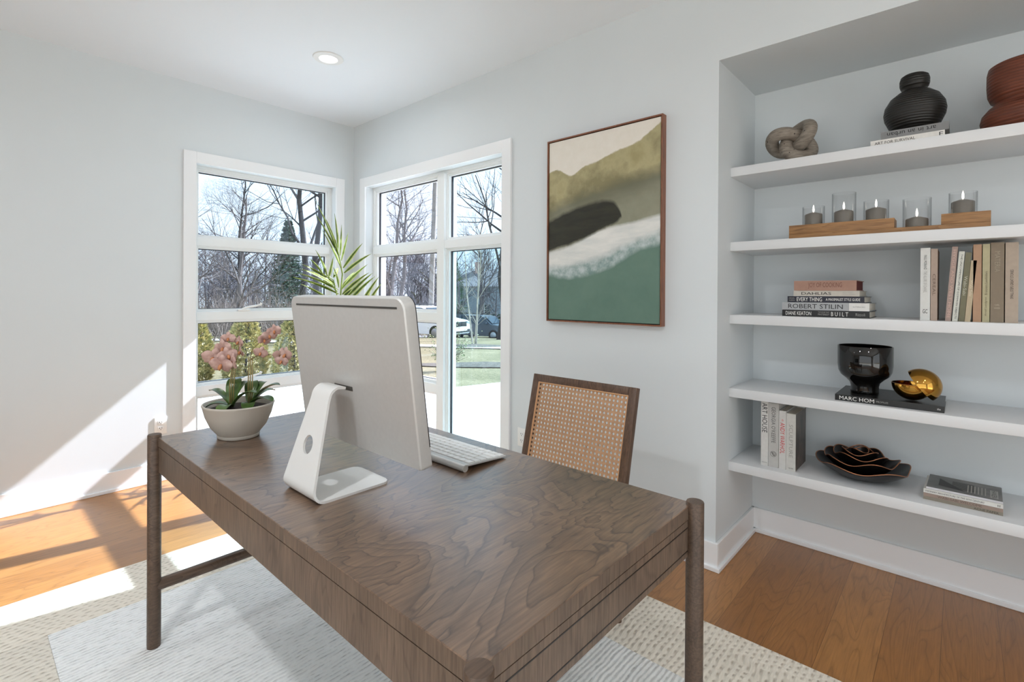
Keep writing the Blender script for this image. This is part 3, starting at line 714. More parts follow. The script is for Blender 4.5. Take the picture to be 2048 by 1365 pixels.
# ---------------------------------------------------------------- painting
pt = thing('framed_painting', 'large abstract painting of olive, white and teal bands in a thin wood frame', 'painting', (0, -2.5615, 1.6415))
pw, ph, pd = 0.3575, 0.5245, 0.04
def art_mat():
    n = N('painted_canvas')
    tc = n.a('ShaderNodeTexCoord').outputs['Object']
    sx = n.a('ShaderNodeSeparateXYZ', {0: tc})
    u = n.math('MULTIPLY_ADD', sx.outputs[1], -1 / (2 * pw), 0.5); v = n.math('MULTIPLY_ADD', sx.outputs[2], 1 / (2 * ph), 0.5)
    n1 = n.math('SUBTRACT', n.noise(tc, 6, 5, 0.6), 0.5); n2 = n.math('SUBTRACT', n.noise(tc, 22, 4, 0.6), 0.5)
    ns = n.math('SUBTRACT', n.noise(n.a('ShaderNodeMapping', {'Vector': tc, 'Rotation': (0.45, 0, 0), 'Scale': (1, 2, 9)}).outputs[0], 3, 4, 0.6), 0.5)
    def edge(pts):
        x = n.a('ShaderNodeFloatCurve', {'Value': u}); c = x.mapping.curves[0]
        c.points[0].location = pts[0]; c.points[1].location = pts[-1]
        for p in pts[1:-1]: c.points.new(*p)
        x.mapping.update(); return x.outputs[0]
    def above(e, soft, wob, src=None):     # 1 above the line
        d = n.math('SUBTRACT', v, n.math('MULTIPLY_ADD', src or n1, wob, e))
        return n.math('MULTIPLY_ADD', d, 1.0 / soft, 0.5, clamp=True)
    teal = n.mix(n.math('MULTIPLY_ADD', n1, 1.2, 0.5, clamp=True), lin((88, 117, 104)), lin((112, 138, 124)))
    c = teal
    e = edge([(0, .262), (.36, .247), (.54, .276), (.775, .355), (1, .40)])
    c = n.mix(above(e, .03, .06), c, n.mix(n.math('MULTIPLY_ADD', n2, 3.5, 0.5, clamp=True), lin((130, 152, 148)), lin((192, 202, 200))))
    e = edge([(0, .295), (.23, .31), (.45, .325), (.67, .388), (1, .46)])
    c = n.mix(above(e, .035, .07), c, n.mix(n.math('MULTIPLY_ADD', ns, 2.5, 0.5, clamp=True), lin((208, 210, 206)), lin((232, 230, 224))))
    e = edge([(0, .378), (.23, .415), (.47, .470), (.93, .523), (1, .53)])
    gray = n.mix(n.math('MULTIPLY_ADD', n1, 1.5, 0.5, clamp=True), lin((128, 128, 108)), lin((160, 158, 138)))
    c = n.mix(above(e, .018, .03), c, gray)
    e = edge([(0, .55), (.155, .60), (.31, .60), (.6, .64), (.8, .66), (1, .70)])
    c = n.mix(n.math('MULTIPLY', above(e, .12, .05, ns), 0.9), c, lin((98, 97, 76)))
    # dark whale-shaped stroke
    up_ = edge([(0, .55), (.15, .585), (.31, .612), (.54, .629), (.62, .615), (.675, .56), (.70, .50), (1, .3)])
    lo_ = edge([(0, .385), (.1, .405), (.23, .42), (.4, .455), (.54, .49), (.64, .515), (.69, .54), (1, .62)])
    m = n.math('MULTIPLY', above(up_, .022, .02, n2), n.math('SUBTRACT', 1.0, above(lo_, .018, .02, n2)))
    m = n.math('MULTIPLY', above(lo_, .018, .02, n2), n.math('SUBTRACT', 1.0, above(up_, .022, .02, n2)))
    c = n.mix(m, c, n.mix(n.math('MULTIPLY_ADD', ns, 1.5, 0.4, clamp=True), lin((40, 40, 34)), lin((62, 61, 48))))
    e = edge([(0, .61), (.155, .645), (.31, .675), (.62, .705), (.8, .73), (1, .745)])
    olive = n.ramp(n.math('MULTIPLY_ADD', n1, 1.2, n.math('SUBTRACT', v, 0.25)), [(0.35, lin((138, 130, 96))), (0.6, lin((176, 166, 126))), (0.8, lin((160, 150, 108)))])
    c = n.mix(above(e, .07, .05, ns), c, olive)
    e = edge([(0, .812), (.1, .832), (.23, .79), (.36, .825), (.5, .843), (.62, .868), (.84, .902), (.92, .94), (1, .97)])
    c = n.mix(above(e, .008, .022, n2), c, n.mix(n.math('MULTIPLY_ADD', n2, 1, 0.5, clamp=True), lin((224, 216, 202)), lin((236, 230, 220))))
    n.set(n.b, 'Base Color', c); n.p(Roughness=0.8)
    n.bump(n.noise(tc, 420, 2), 0.25, 0.001)
    return n.m
b = B(); b.box(-0.034, -0.0005, -pw + 0.012, pw - 0.012, -ph + 0.012, ph - 0.012); b.done('canvas', art_mat(), pt)
M_pf = wood('painting_frame', (92, 56, 38), (134, 86, 62), (150, 98, 72), 'z', 5, 2, 6, 0.4, 90, 0.05, 0.4)
b = B(); t_ = 0.0075
b.box(-pd, 0, -pw, -pw + t_, -ph, ph); b.box(-pd, 0, pw - t_, pw, -ph, ph); b.box(-pd, 0, -pw + t_, pw - t_, ph - t_, ph); b.box(-pd, 0, -pw + t_, pw - t_, -ph, -ph + t_)
b.done('frame', M_pf, pt)
b = B(); b.box(-0.028, -0.001, -pw + t_, pw - t_, -ph + t_, ph - t_); b.done('backing', M_black, pt)
# ---------------------------------------------------------------- niche shelves
Z1, Z2, Z3, Z4, Z5 = 1.8945, 1.533, 1.1795, 0.8222, 0.4638
for z, lab in ((Z1, 'topmost white niche shelf, carrying the black and red vases'), (Z2, 'white niche shelf carrying the candles, second from the top'), (Z3, 'middle white niche shelf carrying the book stack and upright books'),
               (Z4, 'white niche shelf carrying the black bowl and gold ornament'), (Z5, 'lowest white niche shelf, carrying the rose dish')):
    o = boxobj('niche_shelf', (0.167, XN, YN2, YN, z - 0.044, z), M_shelf, bev=0.0015); tag(o, lab, 'shelf', 'shelves in the wall niche')

def ribbed(name, c, pitch, rough, depth, var=0.1, tone=0.7):
    n = N(name)
    v = n.coord()
    z = n.a('ShaderNodeSeparateXYZ', {0: v}).outputs[2]
    w = n.math('ADD', n.math('MULTIPLY', n.math('SINE', n.math('MULTIPLY', n.math('ADD', z, n.math('MULTIPLY', n.noise(v, 6, 2), 0.012)), 2 * pi / pitch)), 0.5), 0.5)
    col = lin(c); dk = tuple(x * tone for x in col[:3]) + (1,)
    cc = n.mix(n.ramp(w, [(0.0, (0, 0, 0, 1)), (0.3, (1, 1, 1, 1))]), dk, col)
    cc = n.mix(1.0, cc, n.ramp(n.noise(n.coord(scale=(1, 1, 6)), 14, 3), [(0.3, (1 - var,) * 3 + (1,)), (0.7, (1 + var,) * 3 + (1,))]), 'MULTIPLY')
    n.set(n.b, 'Base Color', cc); n.p(Roughness=rough); n.bump(w, depth, 0.003)
    return n.m

# knot
kn = thing('knot_sculpture', 'grey-brown carved wooden knot at the left end of the top shelf', 'sculpture', (0.30, -3.421, Z1))
pts = []
for k in range(96):
    t = 2 * pi * k / 96
    a_, c_, d_ = math.sin(t) + 2 * math.sin(2 * t), math.cos(t) - 2 * math.cos(2 * t), -math.sin(3 * t)
    ro = 0.42; a2, c2 = a_ * math.cos(ro) - c_ * math.sin(ro), a_ * math.sin(ro) + c_ * math.cos(ro)
    pts.append(Vector((d_ * 0.042, -a2 * 0.0325, c2 * 0.0275)))
mz = min(p.z for p in pts)
pts = [p - Vector((0, 0, mz - 0.0295)) for p in pts]
b = B(); b.tube(pts, 0.0295, 16, closed=True)
def knot_mat():
    n = N('driftwood'); v = n.coord()
    f = n.noise(n.coord(scale=(1, 1, 5)), 28, 4, 0.6)
    vo = n.a('ShaderNodeTexVoronoi', {'Vector': v, 'Scale': 32.0}).outputs[0]
    c = n.ramp(f, [(0.3, lin((112, 102, 92))), (0.6, lin((146, 136, 124))), (0.8, lin((160, 150, 138)))])
    n.set(n.b, 'Base Color', n.mix(n.math('LESS_THAN', vo, 0.10), c, lin((54, 46, 40)))); n.p(Roughness=0.75); n.bump(f, 0.15, 0.002)
    return n.m
tag(b.done('tube', knot_mat(), kn, 180))

# black vase
bv = thing('round_vase', 'black ribbed round vase with a small disc neck, standing on two books', 'vase', (0.315, -3.863, Z1 + 0.0585))
b = B(); b.lathe([(0.045, 0.0), (0.058, 0.002), (0.085, 0.030), (0.101, 0.066), (0.1045, 0.090), (0.100, 0.118), (0.082, 0.150), (0.055, 0.172), (0.036, 0.181), (0.034, 0.186), (0.046, 0.190), (0.050, 0.203), (0.0505, 0.222), (0.046, 0.238), (0.036, 0.245), (0.028, 0.244), (0.024, 0.23), (0.0005, 0.20)], 64)
b.done('body', ribbed('black_ribbed_clay', (30, 28, 25), 0.0095, 0.42, 0.5), bv, 180)
# red vase
rv = thing('gourd_vase', 'rust red ribbed waisted vase at the right end of the top shelf', 'vase', (0.32, -4.203, Z1))
b = B(); b.lathe([(0.10, 0.0), (0.118, 0.004), (0.136, 0.028), (0.141, 0.05), (0.136, 0.074), (0.118, 0.098), (0.101, 0.110), (0.099, 0.118), (0.112, 0.128), (0.120, 0.150), (0.1225, 0.185), (0.122, 0.232), (0.118, 0.252), (0.112, 0.256), (0.106, 0.25), (0.10, 0.2), (0.0005, 0.15)], 64)
b.done('body', ribbed('rust_ribbed_wood', (112, 58, 38), 0.0115, 0.5, 0.5, 0.22, 0.62), rv, 180)

# ---------------------------------------------------------------- books
M_page = mat('book_pages', (214, 208, 196), 0.9, var=0.06, vscale=300)
INK = {}
def ink(c):
    if c not in INK: INK[c] = mat('ink', c, 0.6)
    return INK[c]
COV = {}
def cover(c, rough=0.55, cloth=0.0):
    if (c, rough) not in COV: COV[(c, rough)] = mat('book_cover', c, rough, var=0.04, vscale=60, bump=cloth, bscale=700, bdist=0.0008)
    return COV[(c, rough)]
def flatbook(y0, y1, x0, z0, z1, depth, m, label, texts, pages=None, group=None, rot=0.0, soft=False):
    """book lying flat, spine towards the room: spine runs along y (y0 = left end seen from the room)"""
    L_, T = y0 - y1, z1 - z0
    o = thing('book', label, 'book', (x0, (y0 + y1) / 2, z0), (0, 0, rot), group)
    c = 0.0026 if not soft else 0.0012
    b = B(); h = L_ / 2
    b.box(0, depth, -h, h, 0, c); b.box(0, depth, -h, h, T - c, T - 0.0002); b.box(0, c, -h, h, c, T - c)
    b.done('cover', m, o)
    boxobj('pages', (c, depth - 0.004, -h + 0.004, h - 0.004, c, T - c), pages or M_page, o)
    for (s, ic, yc, w, hh, *mode) in texts:        # yc: distance from the left end, fraction of length
        y = h - yc * L_
        X, Y = ((0, -1, 0), (0, 0, 1)) if not mode else ((0, 1, 0), (0, 0, -1))
        vz = mode[1] if len(mode) > 1 else 0.5
        letters(s, o, ink(ic), X, Y, (0, y, T * vz), w * L_, hh * T)
    return o
def upbook(y0, x0, z0, t, h, depth, m, label, texts, lean=0.0, pages=None, group=None, side=None):
    """upright book, spine towards the room, y0 = its left edge; lean tips the top to the left"""
    o = thing('book', label, 'book', (x0, y0, z0), (lean, 0, 0), group)
    c = 0.0022
    b = B(); b.box(0, c, -t, 0, 0, h); b.box(c, depth, -c, 0, 0, h); b.box(c, depth, -t, -t + c, 0, h)
    b.done('cover', m, o)
    boxobj('pages', (c, depth - 0.004, -t + c, -c, 0.004, h - 0.004), pages or M_page, o)
    for (s, ic, zc, ln, w, dr) in texts:       # zc: centre height fraction, ln: length fraction, w: letter height as fraction of t
        X, Y = ((0, 0, -1), (0, -1, 0)) if dr == 'd' else ((0, 0, 1), (0, 1, 0))
        if dr == 'h': X, Y = (0, -1, 0), (0, 0, 1)
        if dr == 'h': letters(s, o, ink(ic), X, Y, (0, -t / 2, zc * h), ln * t, w * t)
        else: letters(s, o, ink(ic), X, Y, (0, -t / 2, zc * h), ln * h, w * t)
    return o
K, Wt, GR = (24, 22, 22), (232, 230, 226), (150, 148, 144)
# under the black vase
flatbook(-3.727, -3.962, 0.200, Z1, Z1 + 0.027, 0.20, cover((226, 222, 216)), 'thin white book lying on the top shelf under the grey book and black vase', [('ART FOR SURVIVAL', K, 0.34, 0.56, 0.42), ('E', K, 0.955, 0.05, 0.55)])
flatbook(-3.761, -3.974, 0.203, Z1 + 0.0275, Z1 + 0.0582, 0.20, cover((128, 128, 128)), 'grey book with upside-down lettering directly under the black vase', [('art in an urban', K, 0.46, 0.72, 0.55, 'up')])
# flat stack on the middle shelf
G1 = 'book stack on the middle shelf'
def flat(y0, y1, x0, z0, z1, d, m, lab, tx, pages=None):
    o = flatbook(y0, y1, x0, z0, z1, d, m, lab, [], pages, G1)
    L_, T = y0 - y1, z1 - z0
    for (s, ic, yc, w, hh, vz) in tx: letters(s, o, ink(ic), (0, -1, 0), (0, 0, 1), (0, L_ / 2 - yc * L_, T * vz), w * L_, hh * T)
    return o
flat(-3.395, -3.727, 0.212, Z3, Z3 + 0.0295, 0.235, cover((14, 13, 13), 0.4), 'black book at the bottom of the flat stack on the middle shelf',
     [('DIANE KEATON', Wt, 0.20, 0.31, 0.58, 0.5), ('THE HOUSE THAT', GR, 0.50, 0.13, 0.2, 0.74), ('PINTEREST', GR, 0.50, 0.13, 0.26, 0.40), ('B U I L T', Wt, 0.68, 0.19, 0.60, 0.5), ('Rizzoli', GR, 0.905, 0.10, 0.40, 0.5)])
o = flat(-3.395, -3.727, 0.212, Z3 + 0.030, Z3 + 0.0645, 0.235, cover((168, 170, 172)), 'grey book with a white end panel, second from the bottom of the flat stack',
     [('ROBERT STILIN', K, 0.395, 0.64, 0.58, 0.5), ('INTERIORS', GR, 0.89, 0.13, 0.17, 0.5)])
b = B(); b.box(-0.0002, 0.001, -0.166, -0.094, 0.0004, 0.034); b.done('end_panel', cover((222, 220, 216)), o)
flat(-3.417, -3.709, 0.212, Z3 + 0.065, Z3 + 0.0925, 0.235, cover((20, 20, 38), 0.4), 'navy book in the middle of the flat stack',
     [('EVERY THING', Wt, 0.30, 0.34, 0.66, 0.5), ('A MAXIMALIST STYLE GUIDE', Wt, 0.735, 0.43, 0.42, 0.5), ('ABIGAIL', GR, 0.06, 0.08, 0.22, 0.68), ('AHERN', GR, 0.06, 0.08, 0.22, 0.32)])
flat(-3.441, -3.692, 0.212, Z3 + 0.093, Z3 + 0.117, 0.23, cover((190, 184, 174)), 'pale cream book second from the top of the flat stack', [('DAHLIAS', K, 0.36, 0.46, 0.50, 0.5), ('Beautiful Varieties', GR, 0.83, 0.14, 0.16, 0.66), ('for home and garden', GR, 0.85, 0.18, 0.16, 0.32)])
flat(-3.443, -3.681, 0.212, Z3 + 0.1175, Z3 + 0.162, 0.22, cover((164, 128, 112), 0.7, 0.15), 'dusty pink book on top of the flat stack', [('JOY OF COOKING', (116, 76, 62), 0.51, 0.54, 0.62, 0.5)], mat('red_page_edges', (92, 26, 22), 0.8))
# upright row on the middle shelf
G2 = 'upright books on the middle shelf'
zz = Z3
upbook(-3.892, 0.21, zz, 0.030, 0.287, 0.21, cover((214, 214, 210)), 'white book with a small monogram, leftmost of the upright row on the middle shelf', [('PAUL MORAND', K, 0.80, 0.20, 0.30, 'd'), ('THE ALLURE OF CHANEL', GR, 0.53, 0.29, 0.32, 'd'), ('GC', K, 0.125, 0.5, 0.55, 'h')], group=G2)
upbook(-3.9235, 0.21, zz, 0.0205, 0.282, 0.21, cover((170, 150, 136)), 'taupe book standing right beside the white monogram book', [('CEREAL', (104, 86, 74), 0.5, 0.30, 0.44, 'd')], group=G2)
upbook(-3.967, 0.21, zz + 0.0002, 0.017, 0.288, 0.21, cover((164, 142, 132)), 'pinkish speckled book leaning left, first of the four leaning books', [('HYGGE AND WEST HOME', (206, 172, 158), 0.5, 0.92, 0.5, 'd')], lean=math.radians(3.9), group=G2)
upbook(-3.9875, 0.21, zz + 0.0002, 0.016, 0.269, 0.20, cover((210, 210, 200)), 'cream book with typewriter lettering, second of the leaning books', [('THE UNCOMMON LIFE OF COMMON OBJECTS', K, 0.5, 0.92, 0.42, 'd')], lean=math.radians(4.1), group=G2)
upbook(-4.0055, 0.21, zz + 0.0002, 0.017, 0.264, 0.20, cover((112, 108, 84)), 'olive green book, third of the leaning books', [('Wabi-Sabi', (190, 188, 170), 0.52, 0.28, 0.55, 'd')], lean=math.radians(4.2), group=G2)
upbook(-4.0235, 0.21, zz + 0.0002, 0.016, 0.233, 0.18, cover((184, 168, 140)), 'short tan book, last of the leaning books', [('Wabi Sabi', (222, 210, 186), 0.55, 0.26, 0.5, 'd')], lean=math.radians(4.2), group=G2)
upbook(-4.0465, 0.21, zz, 0.023, 0.292, 0.21, cover((174, 138, 110)), 'plain caramel book standing upright after the leaning books', [], group=G2)
upbook(-4.072, 0.21, zz, 0.020, 0.292, 0.21, cover((176, 168, 134)), 'straw-coloured book between the caramel and the wide brown book', [('Arvid Lundgren', (84, 76, 56), 0.20, 0.24, 0.34, 'u'), ('Bruksvara Leenfolders', (84, 76, 56), 0.50, 0.30, 0.34, 'u')], group=G2)
upbook(-4.094, 0.21, zz, 0.036, 0.296, 0.22, cover((134, 120, 102), 0.7, 0.15), 'wide dark taupe cloth book, second from the right of the upright row', [('MATERIA', (158, 146, 126), 0.76, 0.26, 0.4, 'd'), ('CARL', (186, 174, 154), 0.22, 0.36, 0.16, 'h'), ('HANSEN', (186, 174, 154), 0.18, 0.42, 0.16, 'h')], group=G2)
upbook(-4.133, 0.21, zz, 0.034, 0.294, 0.22, cover((176, 160, 144), 0.7, 0.15), 'wide beige cloth book, rightmost of the upright row', [('SMALL STEPS GREAT STORIES', (40, 34, 30), 0.48, 0.36, 0.24, 'u')], group=G2)
# black book under bowl
flatbook(-3.608, -3.968, 0.200, Z4, Z4 + 0.026, 0.28, cover((22, 22, 22), 0.3), 'black book lying flat under the black bowl and gold ornament', [('MARC HOM', Wt, 0.215, 0.34, 0.62), ('PROFILES', GR, 0.46, 0.11, 0.26), ('teNeues', Wt, 0.955, 0.03, 0.3)])
# lower left upright
G3 = 'upright books on the lowest shelf'
upbook(-3.305, 0.222, Z5, 0.0315, 0.305, 0.20, cover((206, 204, 200)), 'white book with bold black title, leftmost upright book on the lowest shelf', [('ART HOUSE', K, 0.745, 0.46, 0.72, 'd'), ('ASSOULINE', K, 0.05, 0.7, 0.12, 'h')], group=G3)
upbook(-3.3375, 0.222, Z5, 0.044, 0.302, 0.20, cover((184, 182, 178)), 'grey-white book with a round emblem, second upright book on the lowest shelf', [("GEORGIA O'KEEFFE", (88, 86, 84), 0.66, 0.56, 0.40, 'd')], group=G3)
eb = bpy.data.objects[[x.name for x in bpy.data.objects if x.get('label', '').startswith('grey-white book with a round')][0]]
b = B(); R_ = 0.0125; b.tube([(-0.0004, -0.022 + R_ * math.cos(2 * pi * k / 32), 0.062 + R_ * math.sin(2 * pi * k / 32)) for k in range(32)], 0.0008, 5, closed=True)
for k in range(3): b.tube([(-0.0004, -0.022 + 0.006 * math.cos(2 * pi * q / 16) + 0.002 * (k - 1), 0.062 + 0.008 * math.sin(2 * pi * q / 16 + k)) for q in range(16)], 0.0006, 4, closed=True)
b.done('emblem', ink((110, 108, 106)), eb, 60)
upbook(-3.383, 0.222, Z5, 0.0295, 0.272, 0.18, cover((200, 198, 194)), 'white book with red title, third upright book on the lowest shelf', [('ANDY WARHOL', (196, 36, 40), 0.53, 0.53, 0.66, 'd'), ('a', (216, 120, 120), 0.84, 0.3, 0.3, 'h')], group=G3)
o = upbook(-3.4135, 0.222, Z5, 0.039, 0.264, 0.20, cover((196, 194, 188)), 'white book with a dark brown picture cover, fourth upright book on the lowest shelf', [('SCULPTURE', (150, 148, 142), 0.52, 0.58, 0.40, 'd'), ('TASCHEN', K, 0.045, 0.5, 0.10, 'h')], group=G3)
def pic_mat(name, a, c, s):
    n = N(name); f = n.noise(n.coord(scale=(1.5, 1, 0.7)), s, 4, 0.6, 0.6)
    n.set(n.b, 'Base Color', n.ramp(f, [(0.35, lin(a)), (0.52, lin(tuple((x + y) // 2 for x, y in zip(a, c)))), (0.68, lin(c))])); n.p(Roughness=0.35); return n.m
b = B(); b.box(0.003, 0.199, -0.0396, -0.0388, 0.001, 0.263); b.done('cover_picture', pic_mat('brown_picture', (30, 24, 21), (112, 92, 78), 16), o)
# stack on the lowest shelf
G4 = 'book stack on the lowest shelf'
SR = math.radians(-1.5)
def stk(z0, z1, m, lab, tx, x0=0.232, y0=-3.906, y1=-4.134, d=0.20):
    o = flatbook(y0, y1, x0, z0, z1, d, m, lab, [], None, G4, SR, soft=True); L_, T = y0 - y1, z1 - z0
    for (s, ic, yc, w, hh) in tx: letters(s, o, ink(ic), (0, -1, 0), (0, 0, 1), (0, L_ / 2 - yc * L_, T * 0.5), w * L_, hh * T)
    return o
stk(Z5, Z5 + 0.0125, cover((136, 128, 114)), 'olive-grey book at the bottom of the stack on the lowest shelf', [('ACNE PAPER', (74, 66, 58), 0.80, 0.30, 0.62)])
stk(Z5 + 0.0127, Z5 + 0.0265, cover((150, 130, 118)), 'brownish book second from the bottom of the stack on the lowest shelf', [('WABI-SABI WELCOME', (100, 86, 78), 0.47, 0.56, 0.66)])
stk(Z5 + 0.0267, Z5 + 0.0425, cover((212, 210, 204)), 'white book second from the top of the stack on the lowest shelf', [('VISIONARY ARCHITECTURE OF THE 20TH CENTURY', (70, 66, 64), 0.40, 0.76, 0.42), ('H', K, 0.95, 0.03, 0.5)])
o = stk(Z5 + 0.0427, Z5 + 0.0505, cover((204, 202, 206)), 'book with a grey architectural cover on top of the stack on the lowest shelf', [], 0.238, -3.914, -4.134, 0.19)
b = B(); b.box(0.001, 0.189, -0.109, 0.109, 0.0076, 0.0082); cp = b.done('cover_picture', pic_mat('grey_picture', (72, 72, 70), (118, 116, 112), 6), o)
b = B()
b.prism([(0.03, -0.005), (0.15, 0.075), (0.05, 0.075)], 'z', 0.0081, 0.0084)
for k in range(8): b.box(0.05 + 0.012 * k, 0.055 + 0.012 * k, -0.03, 0.035, 0.0082, 0.0085)
b.done('building_shape', mat('dark_print', (44, 42, 40), 0.5), cp)
b = B()
for k in range(6): b.box(0.03, 0.13, -0.064 + 0.010 * k, -0.061 + 0.010 * k, 0.0083, 0.0087)
b.done('stripe', mat('pale_print', (168, 164, 156), 0.5), cp)
boxobj('title_block', (0.02, 0.12, -0.098, -0.076, 0.0081, 0.0086), mat('pale_print_2', (170, 168, 164), 0.5), cp)
letters('HANSEN', cp, ink((60, 58, 56)), (-1, 0, 0), (0, -1, 0), (0.07, -0.087, 0.0084), 0.092, 0.015)

# ---------------------------------------------------------------- candle holder
ct = thing('candle_tray', 'stepped oak board carrying the five candles on the second shelf', 'candle tray', (0.27, -3.757, Z2))
hd = 0.052
boxobj('base_board', (-hd, hd, -0.337, 0.338, 0, 0.0225), M_oak, ct, 0.001)
boxobj('long_block', (-hd, hd, -0.050, 0.338, 0.0226, 0.064), M_oak, ct, 0.001)
boxobj('short_block', (-hd, hd, -0.337, -0.196, 0.0226, 0.064), M_oak, ct, 0.001)
def cglass():
    n = N('smoky_glass'); n.n.remove(n.b)
    lw = n.a('ShaderNodeLayerWeight', {'Blend': 0.25})
    tc = n.mix(n.math('POWER', lw.outputs[1], 2.0), (0.975, 0.975, 0.975, 1), (0.42, 0.43, 0.44, 1))
    tr = n.a('ShaderNodeBsdfTransparent', {'Color': tc}); gl = n.a('ShaderNodeBsdfGlossy', {'Roughness': 0.02, 'Color': (1, 1, 1, 1)})
    mx = n.a('ShaderNodeMixShader', {0: n.math('MULTIPLY', lw.outputs[0], 0.18), 1: tr.outputs[0], 2: gl.outputs[0]}); n.l.new(mx.outputs[0], n.out.inputs[0]); return n.m
M_cg = cglass(); M_wax = mat('taupe_wax', (122, 116, 108), 0.55)
n = N('flame'); n.set(n.b, 'Base Color', (0, 0, 0, 1)); n.set(n.b, 'Emission Color', (1, 0.93, 0.8, 1)); n.set(n.b, 'Emission Strength', 7.0); M_fl = n.m
for (y, bz, r, gh, wr, wh, lab) in ((-3.508, 0.064, 0.044, 0.084, 0.0355, 0.055, 'grey candle in a short glass, leftmost on the oak board'), (-3.625, 0.064, 0.045, 0.131, 0.036, 0.056, 'grey candle in the tallest glass on the long oak block'),
                              (-3.741, 0.064, 0.0445, 0.084, 0.0365, 0.053, 'grey candle in a short glass at the right end of the long oak block'), (-3.8765, 0.0225, 0.0465, 0.118, 0.037, 0.041, 'low grey candle in a tall glass between the two oak blocks'),
                              (-4.016, 0.064, 0.0425, 0.084, 0.0355, 0.053, 'grey candle in a glass on the short oak block at right')):
    c = thing('candle', lab, 'candle', (0.268, y, Z2 + bz), group='candles on the oak board')
    b = B(); b.lathe([(wr, 0.002), (wr, wh - 0.008), (wr * 0.92, wh - 0.005), (wr * 0.3, wh + 0.003), (0.0005, wh + 0.002)], 40); b.done('wax', M_wax, c, 50)
    b = B(); b.lathe([(r - 0.0018, 0.0005), (r, 0.0005), (r, gh), (r - 0.0018, gh), (r - 0.0018, 0.0008)], 48); b.done('glass_cylinder', M_cg, c, 40)
    b = B(); b.cyl((0, 0, wh), (0, 0, wh + 0.009), 0.0008, seg=6); wk = b.done('wick', M_black, c)
    b = B(); b.lathe([(0.0005, wh + 0.004), (0.0032, wh + 0.009), (0.0040, wh + 0.016), (0.0032, wh + 0.025), (0.0016, wh + 0.033), (0.0002, wh + 0.038)], 14); b.done('flame', M_fl, c, 180)

# ---------------------------------------------------------------- black bowl and gold ornament
bw = thing('footed_bowl', 'glossy black footed bowl standing on the black book', 'bowl', (0.318, -3.700, Z4 + 0.0262))
n = N('black_glass'); n.p(Base_Color=lin((12, 11, 10)), Roughness=0.04); n.b.inputs['Coat Weight'].default_value = 0.3
b = B(); b.lathe([(0.049, 0.0), (0.052, 0.003), (0.052, 0.012), (0.0515, 0.032), (0.056, 0.048), (0.072, 0.064), (0.090, 0.079), (0.0985, 0.098), (0.1015, 0.125), (0.1015, 0.206), (0.1000, 0.2075), (0.0965, 0.206), (0.0955, 0.125), (0.09, 0.098), (0.06, 0.070), (0.0005, 0.062)], 72)
b.done('body', n.m, bw, 60)
gd = thing('gold_ornament', 'polished gold ball split into two half shells, lying on the black book', 'ornament', (0.268, -3.878, Z4 + 0.0262))
M_gold = mat('polished_gold', (190, 142, 66), 0.10, metal=1.0)
def shell(c, r, axis, a_max, name):
    b = B(); z = Vector(axis).normalized(); x = z.orthogonal().normalized(); y = z.cross(x); rings = []
    prof = [(r, a) for a in [a_max * k / 14 for k in range(15)]] + [(r - 0.003, a_max * (14 - k) / 14) for k in range(15)]
    for rr, a in prof:
        rings.append(b.ring([Vector(c) + z * (rr * math.cos(a)) + (x * math.cos(2 * pi * k / 48) + y * math.sin(2 * pi * k / 48)) * max(rr * math.sin(a), 0.0003) for k in range(48)]))
    b.skin(rings, cap=False); return b.done(name, M_gold, gd, 50)
shell((0, 0.012, 0.0695), 0.069, (0, 0, -1), pi * 0.5, 'lower_shell')
shell((-0.004, -0.016, 0.064), 0.068, (-0.05, -0.80, 0.60), pi * 0.5, 'upper_shell')

# ---------------------------------------------------------------- rose dish
rd = thing('rose_dish', 'black rose-shaped dish with copper petal edges on the lowest shelf', 'decorative dish', (0.352, -3.690, Z5))
M_rose = mat('black_glaze', (15, 13, 12), 0.28); M_cop = mat('copper_edge', (176, 118, 84), 0.32, metal=0.7)
for li, (r0, R_, z0, z1, wv, amp, ph, oy_) in enumerate(((0.045, 0.172, 0.0, 0.062, 5, 0.010, 0.4, 0.0), (0.035, 0.138, 0.012, 0.084, 5, 0.011, 1.6, 0.008), (0.03, 0.100, 0.024, 0.101, 4, 0.011, 2.9, 0.010), (0.022, 0.066, 0.036, 0.112, 3, 0.010, 0.9, 0.012), (0.010, 0.034, 0.050, 0.116, 2, 0.008, 2.0, 0.012))):
    def pt_(a, f, off=0.0):
        rr = r0 + (R_ * (1 + 0.05 * math.sin(wv * a + ph)) - r0) * f
        z = z0 + (z1 - z0) * (f ** (1.9 if li < 2 else 1.4)) + amp * f ** 3 * math.sin(wv * a + ph + 0.7)
        return (0.01 * li * 0.5 + rr * math.cos(a) * 0.95, oy_ + rr * math.sin(a), max(z, 0.0) + off)
    b = B(); K_ = 96; rings = []
    for f, off in [(k / 10, 0.0) for k in range(11)] + [((10 - k) / 10, 0.0032) for k in range(11)]:
        rings.append(b.ring([pt_(2 * pi * k / K_, f, off) for k in range(K_)]))
    b.skin(rings)
    p_ = b.done('petal', M_rose, rd, 60)
    b = B(); b.tube([pt_(2 * pi * k / K_, 1.0, 0.0018) for k in range(K_)], 0.0021, 6, closed=True); b.done('rim', M_cop, p_, 180)
